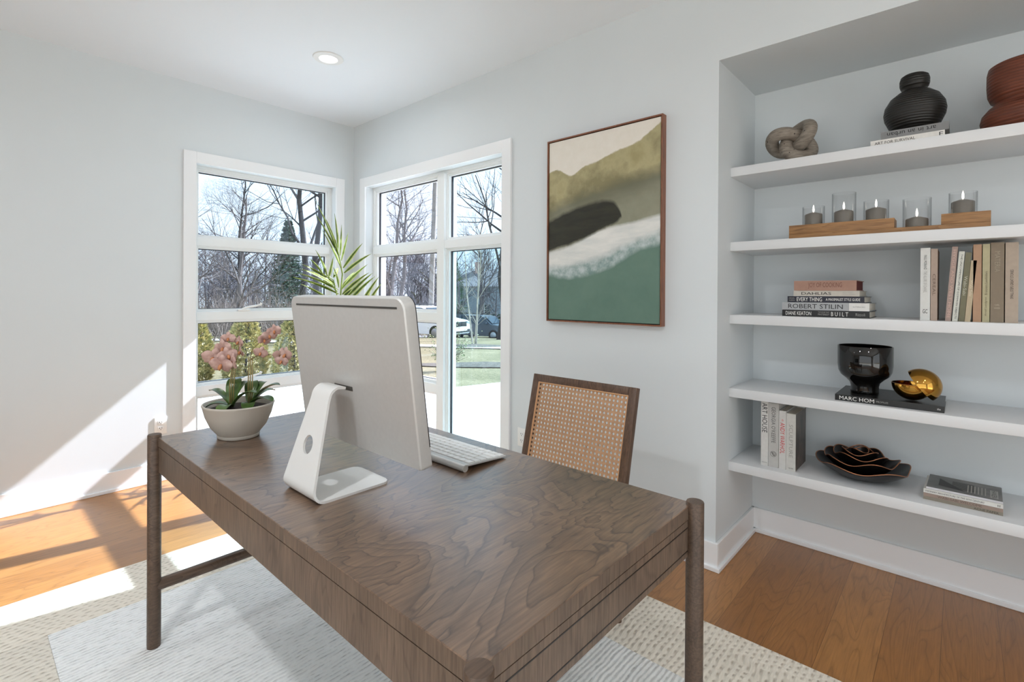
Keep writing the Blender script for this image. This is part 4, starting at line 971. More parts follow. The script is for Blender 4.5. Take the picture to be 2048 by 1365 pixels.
# ---------------------------------------------------------------- outdoors
def gz(x, y):
    """lawn height: falls gently away from the house towards the street"""
    D = 0.7443 * (x + 2.36) + 0.6678 * (y + 4.01)
    P = [(0, -0.17), (8, -0.17), (18, -0.66), (26, -1.02), (36, -2.0), (80, -2.65), (200, -3.0)]
    for (a, za), (c, zc) in zip(P, P[1:]):
        if D <= c: return za + (zc - za) * max(0, D - a) / (c - a)
    return -3.0
def lawn_mat():
    n = N('winter_lawn'); v = n.coord()
    a = n.noise(v, 0.7, 5, 0.65); f = n.noise(v, 14, 4, 0.7)
    c = n.ramp(n.math('MULTIPLY_ADD', f, 0.5, n.math('MULTIPLY', a, 0.55)), [(0.3, lin((80, 78, 52))), (0.5, lin((116, 106, 78))), (0.7, lin((146, 132, 104)))])
    n.set(n.b, 'Base Color', c); n.p(Roughness=1.0); n.bump(f, 0.8, 0.05); return n.m
me = bpy.data.meshes.new('lawn'); vs, fs = [], []
xs = [-30, -12, -6, -4, -2, 0, 1, 2, 3, 4, 6, 8, 10, 12, 15, 18, 22, 26, 30, 36, 44, 56, 70, 95, 140]
ys = [-60, -30, -16, -8, -5, -3, -1, 0, 1, 2, 3, 4, 5, 7, 9, 12, 15, 18, 22, 26, 30, 36, 44, 56, 70, 95, 140]
for y in ys:
    for x in xs: vs.append((x, y, gz(x, y)))
nx = len(xs)
for j in range(len(ys) - 1):
    for i_ in range(nx - 1): fs.append((j * nx + i_, j * nx + i_ + 1, (j + 1) * nx + i_ + 1, (j + 1) * nx + i_))
me.from_pydata(vs, [], fs); tag(link('lawn', me, lawn_mat(), None, 180), kind='structure')
def patio_mat():
    n = N('patio_slabs'); v = n.coord(rot=(0, 0, 0.5))
    br = n.a('ShaderNodeTexBrick', {'Vector': v, 'Color1': lin((214, 212, 208)), 'Color2': lin((226, 224, 220)), 'Mortar': lin((150, 150, 150)), 'Scale': 1.0, 'Mortar Size': 0.006, 'Brick Width': 0.6, 'Row Height': 0.6}, offset=0.0)
    n.set(n.b, 'Base Color', br.outputs[0]); n.p(Roughness=0.9); return n.m
def poly(name, pts, z0, z1, m):
    b = B(); b.prism(pts, 'z', z0, z1); o = b.done(name, m); tag(o, kind='structure'); return o
poly('patio', [(0.2, -14), (5.2, -14), (5.2, 0.55), (3.37, 1.37), (2.58, 1.58), (2.0, 1.62), (1.75, 2.6), (1.25, 3.4), (0.3, 4.5), (-0.5, 5.1), (-9, 5.1), (-9, 0.2), (0.2, 0.2)], -0.4, -0.12, patio_mat())
poly('added_bounce_paving', [(-18, -22), (5.2, -22), (5.2, -14), (0.2, -14), (0.2, -7.4), (-5.0, -7.4), (-5.0, 0.2), (-9, 0.2), (-9, 5.1), (-18, 5.1)], -0.4, -0.13, bpy.data.materials['patio_slabs'])  # unseen pale paving added to bounce light up through the rear openings
def strip(name, p0, p1, w, m, lift, kind='structure'):
    p0, p1 = Vector(p0), Vector(p1); d = (p1 - p0); L_ = d.length; d.normalize(); s = Vector((-d.y, d.x)); vs, fs = [], []
    k = 60
    for i_ in range(k + 1):
        c = p0 + d * (L_ * i_ / k)
        for sd in (-1, 1):
            q = c + s * (w / 2 * sd); vs.append((q.x, q.y, gz(q.x, q.y) + lift))
    for i_ in range(k): fs.append((2 * i_, 2 * i_ + 1, 2 * i_ + 3, 2 * i_ + 2))
    me = bpy.data.meshes.new(name); me.from_pydata(vs, [], fs); o = link(name, me, m, None, 180); tag(o, kind=kind); return o
strip('sidewalk', (22, -20), (-4, 42), 1.25, mat('concrete_walk', (206, 204, 200), 0.95, var=0.06, vscale=4), 0.03)
strip('street', (34, -22), (6, 60), 9.5, mat('asphalt', (128, 128, 130), 0.95, var=0.08, vscale=3), 0.02)
strip('street_far_kerb', (44, -10), (18, 66), 5.0, mat('pale_gravel', (206, 202, 194), 0.95), 0.05)

M_bark = mat('grey_bark', (84, 78, 78), 0.95, var=0.22, vscale=6)
M_bark2 = mat('dark_bark', (50, 47, 50), 0.95, var=0.2, vscale=6)
M_bark3 = mat('pale_twigs', (112, 104, 104), 0.95, var=0.2, vscale=6)
class TM:
    """fast tube mesh for trunks and branches"""
    def __init__(s): s.v = []; s.f = []
    def seg(s, pts, rads, n=4):
        base = len(s.v); up = Vector((0.3, 0.2, 1))
        for i_, p in enumerate(pts):
            d = (pts[min(i_ + 1, len(pts) - 1)] - pts[max(i_ - 1, 0)]).normalized()
            u = d.cross(up)
            if u.length < 0.05: u = d.cross(Vector((1, 0, 0)))
            u.normalize(); w = d.cross(u)
            for k in range(n):
                a = 2 * pi * k / n; q = p + (u * math.cos(a) + w * math.sin(a)) * rads[i_]
                s.v.append((q.x, q.y, q.z))
        for i_ in range(len(pts) - 1):
            for k in range(n): s.f.append((base + i_ * n + k, base + i_ * n + (k + 1) % n, base + (i_ + 1) * n + (k + 1) % n, base + (i_ + 1) * n + k))
    def mesh(s, name):
        me = bpy.data.meshes.new(name); me.from_pydata(s.v, [], s.f); return me
def branch(T, R, p, d, L_, r, depth, kids, spread, lift, n=4, twig=None):
    k = 4 if depth > 0 else 3
    pts, rads = [p.copy()], [r]; q = p.copy(); dd = d.copy(); spots = []
    for i_ in range(k):
        dd = (dd + Vector((R.gauss(0, 0.13), R.gauss(0, 0.13), R.gauss(0, 0.08) + lift))).normalized()
        q = q + dd * (L_ / k); pts.append(q.copy()); rads.append(r * (1 - 0.72 * (i_ + 1) / k)); spots.append((q.copy(), dd.copy(), rads[-1]))
    (T if twig is None or depth > 1 else twig).seg(pts, rads, n if depth > 0 else 3)
    if depth <= 0: return
    for c in range(kids):
        t = R.uniform(0.35, 1.0); ii = min(k - 1, int(t * k)); bp, bd, br_ = spots[ii]; bp = pts[ii] + (pts[ii + 1] - pts[ii]) * R.random()
        a = R.uniform(0, 2 * pi); o = bd.orthogonal().normalized(); o = (o * math.cos(a) + bd.cross(o) * math.sin(a))
        nd = (bd * math.cos(spread) + o * math.sin(spread * R.uniform(0.7, 1.3))).normalized()
        branch(T, R, bp, nd, L_ * R.uniform(0.5, 0.75), br_ * R.uniform(0.55, 0.8), depth - 1, kids, spread, lift, n, twig)
def tree_meshes(seed, h, r, depth=3, kids=6, spread=0.75, lift=0.05, fork=0.3, lean=(0, 0)):
    R = random.Random(seed); T, TW = TM(), TM()
    base = Vector((0, 0, -0.2)); pts = [base]; rads = [r * 1.25]; q = base.copy(); k = 7
    for i_ in range(k):
        q = q + Vector((R.gauss(0, 0.02) * h + lean[0] * h / k, R.gauss(0, 0.02) * h + lean[1] * h / k, h / k)); pts.append(q.copy()); rads.append(r * (1 - 0.8 * (i_ + 1) / k))
    T.seg(pts, rads, 8)
    for i_ in range(int(kids * 2.2)):
        t = fork + (1 - fork) * (i_ + R.random()) / (kids * 2.2); x = t * k; ii = min(k - 1, int(x)); p = pts[ii] + (pts[ii + 1] - pts[ii]) * (x - ii)
        a = R.uniform(0, 2 * pi); el = R.uniform(0.35, 0.95)
        branch(TW, R, p, Vector((math.cos(a) * math.cos(el), math.sin(a) * math.cos(el), math.sin(el))), h * R.uniform(0.28, 0.45) * (1.15 - 0.6 * t), rads[ii] * 0.5, depth - 1, kids, spread, lift, 4)
    return T.mesh('trunk'), TW.mesh('branches')
def tree(name, label, x, y, meshes, m, scale=1.0, rot=0.0, group=None, z=None, cat='tree'):
    o = thing(name, label, cat, (x, y, gz(x, y) if z is None else z), (0, 0, rot), group); o.scale = (scale,) * 3
    for nm, me in zip(('trunk', 'branches'), meshes):
        c = bpy.data.objects.new(nm, me); COL.objects.link(c); c.parent = o
        if not me.materials: me.materials.append(m)
    return o
tA = tree_meshes(11, 12, 0.19, 4, 6, 0.7, 0.05, 0.28)
tB = tree_meshes(23, 13, 0.15, 4, 6, 0.65, 0.08, 0.22, (0.05, 0.0))
tC = tree_meshes(37, 9, 0.16, 4, 6, 0.8, 0.05, 0.12)
tree('bare_tree', 'big bare tree with dark arching limbs seen through the top right of the left window', 8.9, 19.4, tA, M_bark2, 1.0, 0.6)
tree('bare_tree', 'tall bare tree with a thick trunk behind the palm tips in the left window', 7.6, 15.0, tB, M_bark2, 0.95, 2.0)
tree('bare_tree', 'bare tree standing left of the spruce in the left window', 10.7, 31.0, tB, M_bark, 0.9, 4.0)
tree('bare_tree', 'bushy bare tree above the upper rail at the left side of the left window', 13.4, 42.0, tC, M_bark3, 1.35, 1.0)
tree('bare_tree', 'multi-branched bare tree filling the middle left pane of the left window', 7.3, 24.0, tC, M_bark3, 0.85, 2.6)
tree('bare_tree', 'bare tree at the far left edge of the left window', 6.0, 26.0, tC, M_bark3, 0.8, 5.1)
tree('bare_tree', 'bare tree with a thick trunk near the right edge of the right window', 15.1, 12.4, tA, M_bark2, 0.92, 3.4)
tree('bare_tree', 'slender bare tree beside the utility pole in the right window', 16.2, 23.8, tC, M_bark3, 1.2, 1.2)
tree('bare_tree', 'bare tree behind the white car seen through the left half of the right window', 18.6, 25.5, tC, M_bark3, 1.2, 0.3)
tree('bare_tree', 'bare tree in front of the grey house in the tall right pane', 33.0, 31.5, tA, M_bark, 0.95, 5.4)
# woodland far behind
R = random.Random(5); T = TM()
for k in range(230):
    D = R.uniform(38, 80); lat = R.uniform(-0.72, 0.1)
    x = -2.36 + D * (0.7443 + lat * 0.6678); y = -4.01 + D * (0.6678 - lat * 0.7443)
    if lat > -0.14 and D > 55: D = R.uniform(84, 100); x = -2.36 + D * (0.7443 + lat * 0.6678); y = -4.01 + D * (0.6678 - lat * 0.7443)
    z = gz(x, y); h = R.uniform(4.5, 9.0) * (1.0 if D < 80 else 1.5)
    p = Vector((x, y, z)); T.seg([p, p + Vector((R.gauss(0, .1), R.gauss(0, .1), h * 0.5)), p + Vector((R.gauss(0, .3), R.gauss(0, .3), h))], [0.10, 0.07, 0.02], 5)
    for c in range(9):
        t = R.uniform(0.15, 0.95); a = R.uniform(0, 2 * pi); el = R.uniform(0.4, 1.1)
        branch(T, R, p + Vector((0, 0, h * t)), Vector((math.cos(a) * math.cos(el), math.sin(a) * math.cos(el), math.sin(el))), h * 0.4 * (1.2 - 0.6 * t), 0.05, 2, 5, 0.6, 0.06, 3)
o = link('woodland', T.mesh('woodland'), mat('woodland_bark', (88, 85, 94), 0.95, var=0.25, vscale=0.5)); tag(o, 'bare grey woodland behind the lawn and the street', 'woodland', kind='stuff')
# low brush in front of the woodland
T = TM()
for k in range(420):
    D = R.uniform(20, 44); lat = R.uniform(-0.68, -0.16)
    x = -2.36 + D * (0.7443 + lat * 0.6678); y = -4.01 + D * (0.6678 - lat * 0.7443); p = Vector((x, y, gz(x, y)))
    if D < 31 and lat > -0.3: continue
    for c in range(4):
        a = R.uniform(0, 2 * pi); el = R.uniform(0.8, 1.4)
        branch(T, R, p, Vector((math.cos(a) * math.cos(el), math.sin(a) * math.cos(el), math.sin(el))), R.uniform(1.0, 2.3), 0.022, 1, 4, 0.5, 0.02, 3)
o = link('brush', T.mesh('brush'), mat('brush_twigs', (124, 112, 106), 0.95, var=0.25, vscale=0.8)); tag(o, 'tangled pale brush growing below the bare trees', 'brush', kind='stuff')

# conifers
def conifer(label, x, y, h, w, seed, m, name='spruce_tree'):
    o = thing(name, label, 'tree', (x, y, gz(x, y)))
    R = random.Random(seed); b = B(); b.tube([(0, 0, -0.2), (0, 0, h * 0.97)], [0.16, 0.02], 8); b.done('trunk', M_bark2, o, 60)
    vs, fs = [], []
    for k in range(900):
        t = R.random() ** 0.8; z = h * (0.06 + 0.94 * t); a = R.uniform(0, 2 * pi); L_ = w * (1 - t) * R.uniform(0.6, 1.05) + 0.15
        d = Vector((math.cos(a), math.sin(a), -0.12)); s = Vector((-math.sin(a), math.cos(a), 0))
        for q in range(7):
            c = Vector((0, 0, z)) + d * (L_ * (0.2 + 0.8 * q / 6)) + Vector((0, 0, 0.10 * L_ * (q / 6) ** 2))
            for sd in (-1, 1):
                e = c + (s * sd * R.uniform(0.5, 1.1) + d * 0.6 + Vector((0, 0, R.uniform(-0.35, 0.2)))) * (0.16 + 0.14 * (1 - q / 6) * (1 - t))
                m_ = c + (e - c) * 0.5; n_ = Vector((0, 0, 0.035)); i0 = len(vs); vs += [tuple(c), tuple(m_ + n_), tuple(e), tuple(m_ - n_)]; fs.append((i0, i0 + 1, i0 + 2, i0 + 3))
    me = bpy.data.meshes.new('needles'); me.from_pydata(vs, [], fs); link('needles', me, m, o)
    return o
M_need = mat('spruce_needles', (52, 78, 66), 0.85, var=0.25, vscale=3)
M_need2 = mat('pine_needles', (78, 104, 70), 0.85, var=0.25, vscale=3)
conifer('dark spruce standing behind the bare trees in the left window', 13.2, 31.0, 8.2, 2.0, 2, M_need)
conifer('green evergreen beside the grey house in the tall right pane', 36.6, 40.2, 8.2, 2.6, 5, M_need2, 'evergreen_tree')

# golden arborvitae just beyond the patio
def shrubs_leaf(name, cs):
    n = N(name)
    oi = n.noise(n.coord(), 16, 3, 0.6)
    n.set(n.b, 'Base Color', n.ramp(oi, [(0.32, lin(cs[0])), (0.5, lin(cs[1])), (0.66, lin(cs[2]))])); n.p(Roughness=0.7); return n.m
M_arb = shrubs_leaf('arborvitae_sprays', ((112, 120, 80), (178, 168, 108), (226, 206, 150)))
def arbor(label, x, y, h, w, seed):
    o = thing('arborvitae', label, 'shrub', (x, y, gz(x, y)), group='arborvitae along the patio')
    R = random.Random(seed); b = B(); b.tube([(0, 0, -0.1), (0, 0, h * 0.9)], [0.03, 0.008], 7)
    for k in range(26):
        z = h * R.uniform(0.1, 0.85); a = R.uniform(0, 2 * pi); b.tube([(0, 0, z), (w * 0.7 * math.cos(a), w * 0.7 * math.sin(a), z + 0.15)], [0.008, 0.003], 4)
    b.done('stem', M_bark2, o, 60)
    vs, fs = [], []
    for k in range(2600):
        t = R.random(); prof_ = (math.sin(pi * min(1, t * 0.85 + 0.16)) ** 0.6) * (1.05 - 0.55 * t)
        a = R.uniform(0, 2 * pi); rr = w * prof_ * R.uniform(0.62, 1.05) ** 0.5 * (1 + 0.12 * math.sin(5 * a + 9 * t))
        c = Vector((rr * math.cos(a), rr * math.sin(a), h * (0.02 + 0.98 * t)))
        d = (Vector((math.cos(a), math.sin(a), R.uniform(0.1, 1.3)))).normalized(); s = d.cross(Vector((R.gauss(0, 1), R.gauss(0, 1), R.gauss(0, 1)))).normalized()
        L_ = R.uniform(0.05, 0.10)
        for q in range(4):                  # a flat spray of scale leaves
            an = (q - 1.5) * 0.42; e = c + (d * math.cos(an) + s * math.sin(an)) * L_ * R.uniform(0.7, 1.1); m_ = c + (e - c) * 0.55; n_ = (d.cross(s)) * 0.003 + s * 0.009; i0 = len(vs)
            vs += [tuple(c), tuple(m_ + n_), tuple(e), tuple(m_ - n_)]; fs.append((i0, i0 + 1, i0 + 2, i0 + 3))
    me = bpy.data.meshes.new('foliage'); me.from_pydata(vs, [], fs); link('foliage', me, M_arb, o)
arbor('leftmost golden arborvitae outside the left window', 0.22, 5.15, 1.08, 0.29, 1)
arbor('golden arborvitae directly behind the orchid stems', 0.80, 4.62, 1.10, 0.34, 2)
arbor('golden arborvitae outside, beside the computer screen edge', 1.33, 4.05, 1.12, 0.32, 3)
arbor('tall golden arborvitae hidden mostly behind the computer screen', 1.85, 3.55, 1.0, 0.30, 4)

# birch clump, mulch beds and a small shrub on the lawn
M_birch = mat('birch_bark', (176, 166, 154), 0.8, var=0.2, vscale=9)
bc = thing('birch_clump', 'young birch with three pale stems in the mulch bed on the lawn', 'tree', (10.5, 9.35, gz(10.5, 9.35)))
R = random.Random(9)
for a_, ln in ((0.5, 4.6), (2.2, 5.0), (4.4, 4.4)):
    T, TW = TM(), TM(); p = Vector((0.08 * math.cos(a_), 0.08 * math.sin(a_), -0.1)); d = Vector((0.09 * math.cos(a_), 0.09 * math.sin(a_), 1)).normalized(); pts = [p + d * (ln * k / 5) + Vector((R.gauss(0, .03), R.gauss(0, .03), 0)) for k in range(6)]
    T.seg(pts, [0.032, 0.029, 0.024, 0.018, 0.012, 0.005], 7); s_ = link('stem', T.mesh('stem'), M_birch, bc, 180)
    for k in range(12):
        i_ = R.randint(1, 4); a2 = R.uniform(0, 2 * pi); branch(TW, R, pts[i_], Vector((math.cos(a2), math.sin(a2), 1.1)).normalized(), R.uniform(0.7, 1.4), 0.008, 2, 3, 0.5, 0.03, 3)
    link('twigs', TW.mesh('twigs'), M_birch, s_)
M_mulch = mat('mulch', (92, 84, 78), 1.0, var=0.3, vscale=8, bump=0.6, bscale=20, bdist=0.03)
def bed(name, cx, cy, rx, ry, rot):
    pts = []
    for k in range(28):
        a = 2 * pi * k / 28; r_ = 1 + 0.12 * math.sin(3 * a); u, v = rx * r_ * math.cos(a), ry * r_ * math.sin(a); pts.append((cx + u * math.cos(rot) - v * math.sin(rot), cy + u * math.sin(rot) + v * math.cos(rot)))
    vs = [(x, y, gz(x, y) + 0.02) for x, y in pts] + [(cx, cy, gz(cx, cy) + 0.10)]
    me = bpy.data.meshes.new(name); me.from_pydata(vs, [], [(k, (k + 1) % 28, 28) for k in range(28)]); tag(link(name, me, M_mulch, None, 180), kind='structure')
bed('mulch_bed_path', 10.4, 9.2, 1.5, 0.9, -0.9); bed('mulch_bed_field', 5.4, 3.7, 1.9, 0.42, -0.85)
sh = thing('small_shrub', 'small leafy shrub at the near edge of the lawn, beside the computer screen', 'shrub', (4.15, 3.55, gz(4.15, 3.55)))
T, R = TM(), random.Random(14); vs, fs = [], []
for k in range(26):
    a = R.uniform(0, 2 * pi); branch(T, R, Vector((0, 0, -0.02)), Vector((0.5 * math.cos(a), 0.5 * math.sin(a), 1)).normalized(), R.uniform(0.4, 0.85), 0.008, 1, 4, 0.5, 0.02, 3)
link('stem', T.mesh('stem'), M_bark3, sh)
for v in T.v[::2]:
    c = Vector(v); d = Vector((R.gauss(0, 1), R.gauss(0, 1), R.gauss(0.4, 1))).normalized(); s = d.orthogonal().normalized() * 0.012; i0 = len(vs); e = c + d * 0.05; m_ = c + d * 0.025; vs += [tuple(c), tuple(m_ + s), tuple(e), tuple(m_ - s)]; fs.append((i0, i0 + 1, i0 + 2, i0 + 3))
me = bpy.data.meshes.new('foliage'); me.from_pydata(vs, [], fs); link('foliage', me, shrubs_leaf('shrub_leaf', ((84, 100, 62), (130, 138, 92), (170, 168, 126))), sh)

# utility pole and wires
up_ = thing('utility_pole', 'wooden utility pole seen through the left half of the right window', 'utility pole', (16.7, 19.7, gz(16.7, 19.7)))
b = B(); b.tube([(0, 0, -0.3), (0.22, -0.2, 10.8)], [0.17, 0.12], 12); b.done('pole', mat('weathered_pole', (150, 146, 142), 0.95, var=0.15, vscale=5), up_, 60)
b = B(); b.cyl((0.36, -0.55, 6.9), (0.36, -0.55, 7.7), 0.24, seg=16); b.done('transformer', mat('grey_transformer', (150, 160, 166), 0.5), up_, 40)
b = B(); b.box(-0.9, 1.3, -0.28, -0.14, 9.9, 10.05); b.done('crossarm', bpy.data.materials['weathered_pole'], up_)
for (dz_, lab) in ((7.35, 'upper overhead wire crossing the tall right pane'), (6.3, 'lower overhead wire crossing the tall right pane')):
    T = TM(); p0 = Vector((16.9, 19.4, gz(16.7, 19.7) + dz_)); p1 = Vector((33, 2, dz_ - 1.0)); k = 16
    T.seg([p0 + (p1 - p0) * (i_ / k) - Vector((0, 0, 0.5 * math.sin(pi * i_ / k))) for i_ in range(k + 1)], [0.014] * (k + 1), 4)
    o = link('overhead_wire', T.mesh('overhead_wire'), M_black); tag(o, lab, 'wire')

# cars
def suv(label, x, y, heading, m_body, scale=1.0):
    o = thing('car', label, 'car', (x, y, gz(x, y) + 0.02), (0, 0, heading)); o.scale = (scale,) * 3   # front towards +x locally
    W = 0.93
    side = [(-2.35, 0.42), (-2.42, 0.75), (-2.36, 1.05), (-2.25, 1.60), (-2.0, 1.70), (0.25, 1.70), (0.55, 1.62), (1.25, 1.12), (2.2, 0.98), (2.38, 0.82), (2.42, 0.45), (2.3, 0.28), (-2.25, 0.28)]
    b = B()
    def ringy(y, inset): return b.ring([(px * (1 - 0.02 * inset), y, 0.28 + (pz - 0.28) * (1 - (0.03 * inset if pz > 1.2 else 0))) for px, pz in side])
    def ins(pz, y): return y * (1 - 0.22 * max(0, (pz - 1.08)) / 0.62)
    rs = []
    for y, sc in ((-W, 0.97), (-W * 0.94, 1.0), (-W * 0.5, 1.01), (0, 1.015), (W * 0.5, 1.01), (W * 0.94, 1.0), (W, 0.97)):
        rs.append(b.ring([(px * sc, ins(pz, y), 0.28 + (pz - 0.28) * (0.985 if abs(y) > W * 0.9 else 1.0 + 0.012 * (1 - abs(y) / W))) for px, pz in side]))
    b.skin(rs); b.done('body', m_body, o, 40)
    Mg = bpy.data.materials.get('car_glass') or mat('car_glass', (46, 62, 76), 0.08)
    for s in (-1, 1):
        b = B()
        for a0, a1, t0, t1 in ((-2.12, -1.22, -1.98, -1.2), (-1.14, -0.12, -1.12, -0.12), (-0.04, 1.02, -0.04, 0.45)):
            q = [(a0, 1.12), (a1, 1.12), (t1, 1.60), (t0, 1.60)]
            r0 = b.ring([(u, s * (ins(v, W) + 0.006), v) for u, v in q]); r1 = b.ring([(u, s * (ins(v, W) - 0.02), v) for u, v in q]); b.skin([r0, r1])
        b.done('side_window', Mg, o, 30)
        b = B(); b.box(0.78, 0.98, s * 0.93, s * 1.09, 1.08, 1.24, bev=0.03); b.done('mirror', m_body, o, 40)
        b = B(); b.box(2.17, 2.41, s * 0.60, s * 0.90, 0.80, 0.93, bev=0.02); b.done('headlight', bpy.data.materials.get('lamp_grey') or mat('lamp_grey', (196, 206, 214), 0.15), o, 40)
        b = B(); b.box(-2.43, -2.30, s * 0.70, s * 0.92, 0.90, 1.25, bev=0.02); b.done('tail_light', bpy.data.materials.get('tail_red') or mat('tail_red', (140, 30, 28), 0.3), o, 40)
        for wx in (-1.42, 1.45):
            b = B(); b.tube([(wx, s * 0.74, 0.36), (wx, s * 0.76, 0.36), (wx, s * 0.95, 0.36), (wx, s * 0.96, 0.36)], [0.33, 0.37, 0.37, 0.33], 28); w_ = b.done('wheel', bpy.data.materials.get('tyre') or mat('tyre', (26, 26, 28), 0.9), o, 40)
            b = B(); b.cyl((wx, s * 0.955, 0.36), (wx, s * 0.968, 0.36), 0.24, 0.22, 24); b.done('rim', bpy.data.materials.get('rim') or mat('rim', (168, 170, 174), 0.3, metal=0.6), w_, 40)
    b = B(); r0 = b.ring([(1.22, -0.76, 1.15), (1.22, 0.76, 1.15), (0.60, 0.64, 1.62), (0.60, -0.64, 1.62)]); r1 = b.ring([(1.27, -0.76, 1.16), (1.27, 0.76, 1.16), (0.65, 0.64, 1.63), (0.65, -0.64, 1.63)]); b.skin([r0, r1]); b.done('windshield', Mg, o)
    b = B(); b.box(2.36, 2.435, -0.48, 0.48, 0.66, 0.92, bev=0.02); b.done('grille', bpy.data.materials.get('dark_grille') or mat('dark_grille', (28, 32, 36), 0.4), o, 40)
    b = B(); b.box(2.38, 2.44, -0.78, 0.78, 0.36, 0.52, bev=0.02); b.done('lower_intake', bpy.data.materials['dark_grille'], o, 40)
    b = B(); b.box(2.43, 2.445, -0.26, 0.26, 0.53, 0.64); b.done('number_plate', M_white, o)
    for s in (-1, 1):
        b = B(); b.tube([(-1.9, s * 0.66, 1.74), (-1.8, s * 0.66, 1.77), (0.1, s * 0.66, 1.77), (0.2, s * 0.66, 1.73)], 0.02, 6); b.done('roof_rail', bpy.data.materials['dark_grille'], o, 60)
    return o
suv('white car parked at the street, its grille showing in the tall right pane', 15.55, 18.76, -pi / 2 + 0.22, mat('white_car_paint', (236, 238, 240), 0.15, coat=0.5), 1.06)
suv('dark blue-grey car parked at the street behind the birch stems', 22.8, 21.4, -pi / 2 + 0.25, mat('dark_car_paint', (44, 60, 74), 0.15, coat=0.5), 1.0)

# grey house across the street
hs = thing('house', 'grey two-storey house with a hip roof across the street', 'house', (54.0, 51.6, -2.9), (0, 0, math.radians(-48.1)))
M_sid = mat('grey_siding', (134, 144, 156), 0.9, var=0.04, vscale=2); M_roof = mat('grey_shingles', (112, 110, 116), 0.95, var=0.12, vscale=4)
M_hw = mat('house_window', (58, 70, 76), 0.15); M_shut = mat('dark_shutter', (58, 74, 78), 0.6)
b = B(); b.box(-6.8, 9.0, 0, 9, 0, 5.35); b.done('walls', M_sid, hs)
b = B(); r0 = b.ring([(-7.2, -0.4, 5.3), (9.4, -0.4, 5.3), (9.4, 9.4, 5.3), (-7.2, 9.4, 5.3)]); r1 = b.ring([(-3.2, 4.5, 8.0), (5.4, 4.5, 8.0), (5.4, 4.6, 8.0), (-3.2, 4.6, 8.0)]); b.skin([r0, r1]); b.done('roof', M_roof, hs)
b = B(); b.box(-13.5, -6.8, 1.5, 8, 0, 2.7); b.done('wing', M_sid, hs)
b = B(); r0 = b.ring([(-14, 1.0, 2.7), (-6.8, 1.0, 2.7), (-6.8, 8.4, 2.7), (-14, 8.4, 2.7)]); r1 = b.ring([(-10.5, 4.7, 4.7), (-6.8, 4.7, 4.7), (-6.8, 4.8, 4.7), (-10.5, 4.8, 4.7)]); b.skin([r0, r1]); b.done('wing_roof', M_roof, hs)
for wx, wz in ((-5.1, 3.6), (-0.6, 3.6), (4.2, 3.6), (-5.1, 0.9), (-0.6, 0.9), (4.2, 0.9), (-11.6, 0.9)):
    yy = 1.5 if wx < -7 else 0
    b = B(); b.box(wx - 0.55, wx + 0.55, yy - 0.06, yy + 0.02, wz, wz + 1.5); w_ = b.done('window', M_hw, hs)
    b = B()
    b.box(wx - 0.02, wx + 0.02, yy - 0.08, yy - 0.05, wz, wz + 1.5); b.box(wx - 0.55, wx + 0.55, yy - 0.08, yy - 0.05, wz + 0.73, wz + 0.77); b.done('glazing_bar', M_white, w_)
    for s in (-1, 1): boxobj('shutter', (wx + s * 0.58, wx + s * 0.92, yy - 0.05, yy, wz - 0.05, wz + 1.55), M_shut, w_)
b = B(); b.box(-2.4, -1.3, 3.6, 4.6, 7.0, 9.4); b.done('chimney', mat('pale_brick', (186, 150, 142), 0.9, var=0.1, vscale=6), hs)
# hedge before the house
vs, fs, R = [], [], random.Random(21)
Mh = Matrix.Translation((54.0, 51.6, -2.9)) @ Matrix.Rotation(math.radians(-48.1), 4, 'Z')
for k in range(3600):
    c = Mh @ Vector((R.uniform(-13, 10), -1.6 + R.gauss(0, 0.4), R.uniform(0, 0.95))); d = Vector((R.gauss(0, 1), R.gauss(0, 1), R.gauss(0, 1))).normalized() * 0.2; s = d.orthogonal().normalized() * 0.1; i0 = len(vs)
    vs += [tuple(c - d), tuple(c + s), tuple(c + d), tuple(c - s)]; fs.append((i0, i0 + 1, i0 + 2, i0 + 3))
me = bpy.data.meshes.new('hedge'); me.from_pydata(vs, [], fs); o = link('hedge', me, M_need); tag(o, 'low dark hedge in front of the grey house', 'hedge', kind='stuff')

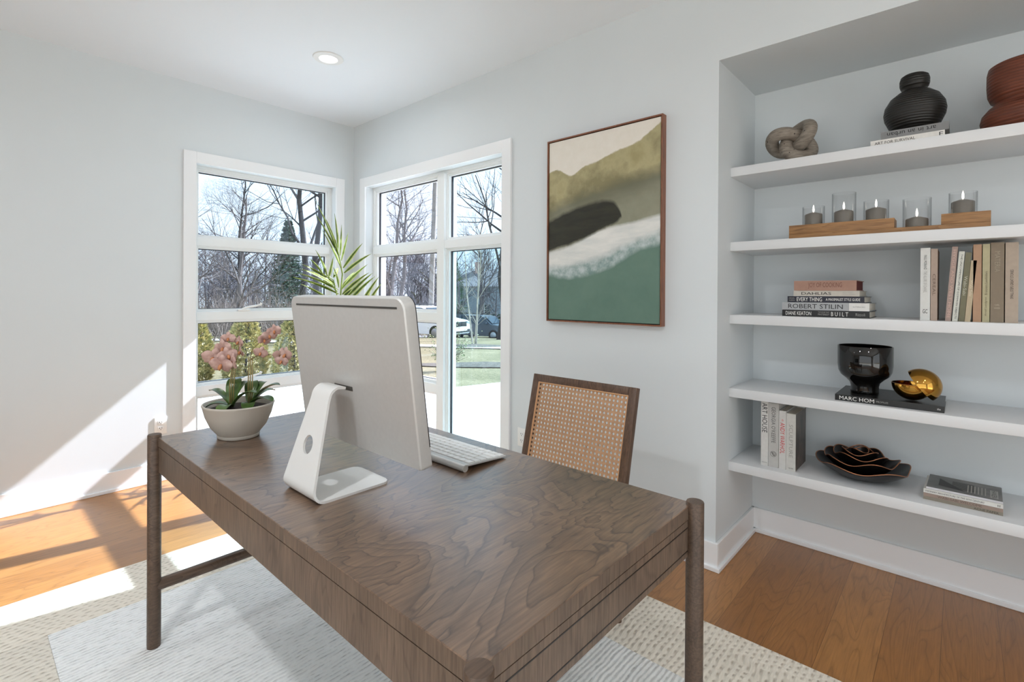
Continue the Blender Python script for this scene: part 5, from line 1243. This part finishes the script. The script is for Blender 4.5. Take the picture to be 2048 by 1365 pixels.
# ---------------------------------------------------------------- light
w = bpy.data.worlds.new('sky'); S.world = w; w.use_nodes = True
nt = w.node_tree; bg = nt.nodes['Background']
tc = nt.nodes.new('ShaderNodeTexCoord'); sp = nt.nodes.new('ShaderNodeSeparateXYZ'); rp = nt.nodes.new('ShaderNodeValToRGB')
nt.links.new(tc.outputs['Generated'], sp.inputs[0]); nt.links.new(sp.outputs[2], rp.inputs[0])
rp.color_ramp.elements[0].position = 0.0; rp.color_ramp.elements[0].color = (0.94, 0.975, 1.0, 1)
rp.color_ramp.elements[1].position = 0.7; rp.color_ramp.elements[1].color = (0.78, 0.91, 1.0, 1)
nt.links.new(rp.outputs[0], bg.inputs[0]); bg.inputs[1].default_value = SKY
L = bpy.data.lights.new('sun', 'SUN'); L.energy = SUN; L.angle = math.radians(0.6); L.color = (1.0, 0.98, 0.95)
o = bpy.data.objects.new('sun', L); COL.objects.link(o)
o.rotation_euler = Vector((-1.0, 0.19, -0.87)).to_track_quat('-Z', 'Y').to_euler()
def portal(loc, size, direction):
    L = bpy.data.lights.new('opening_portal', 'AREA'); L.shape = 'RECTANGLE'; L.size, L.size_y = size; L.cycles.is_portal = True
    o = bpy.data.objects.new('opening_portal', L); COL.objects.link(o); o.location = loc; o.rotation_euler = Vector(direction).to_track_quat('-Z', 'Z').to_euler()
portal(((UA0 + UA1) / 2, 0.19, 1.16), (UA1 - UA0, 2.05), (0, -1, 0))
portal((0.19, (UB0 + UB1) / 2, 1.16), (UB1 - UB0, 2.05), (-1, 0, 0))
portal((-2.5, -7.3, 1.22), (2.6, 2.6), (0, 1, 0))  # for the opening added in the back wall
portal((-4.9, -4.6, 1.22), (4.6, 2.6), (1, 0, 0))  # for the opening added in the side wall
for x, y, k in ((-0.803, -1.065, 0.5), (-3.0, -1.065, 0.2), (-2.75, -2.9, 2.0), (-2.6, -4.9, 0.8), (-1.5, -4.9, 0.6)): lamp_or_fill(x, y, LAMP_FILL * k)  # first belongs to the ceiling fitting; the rest are unseen fill, added to brighten

vs_ = S.view_settings
S.display_settings.display_device = 'sRGB'
vs_.view_transform = 'Standard'; vs_.look = 'None'; vs_.exposure = EXPO; vs_.gamma = 1.0
try: vs_.use_curve_mapping = False
except Exception: pass
cy = S.cycles
cy.max_bounces = 10; cy.diffuse_bounces = 6; cy.glossy_bounces = 4; cy.transparent_max_bounces = 16
cy.caustics_reflective = False; cy.caustics_refractive = False; cy.sample_clamp_indirect = 6.0
cy.use_denoising = True
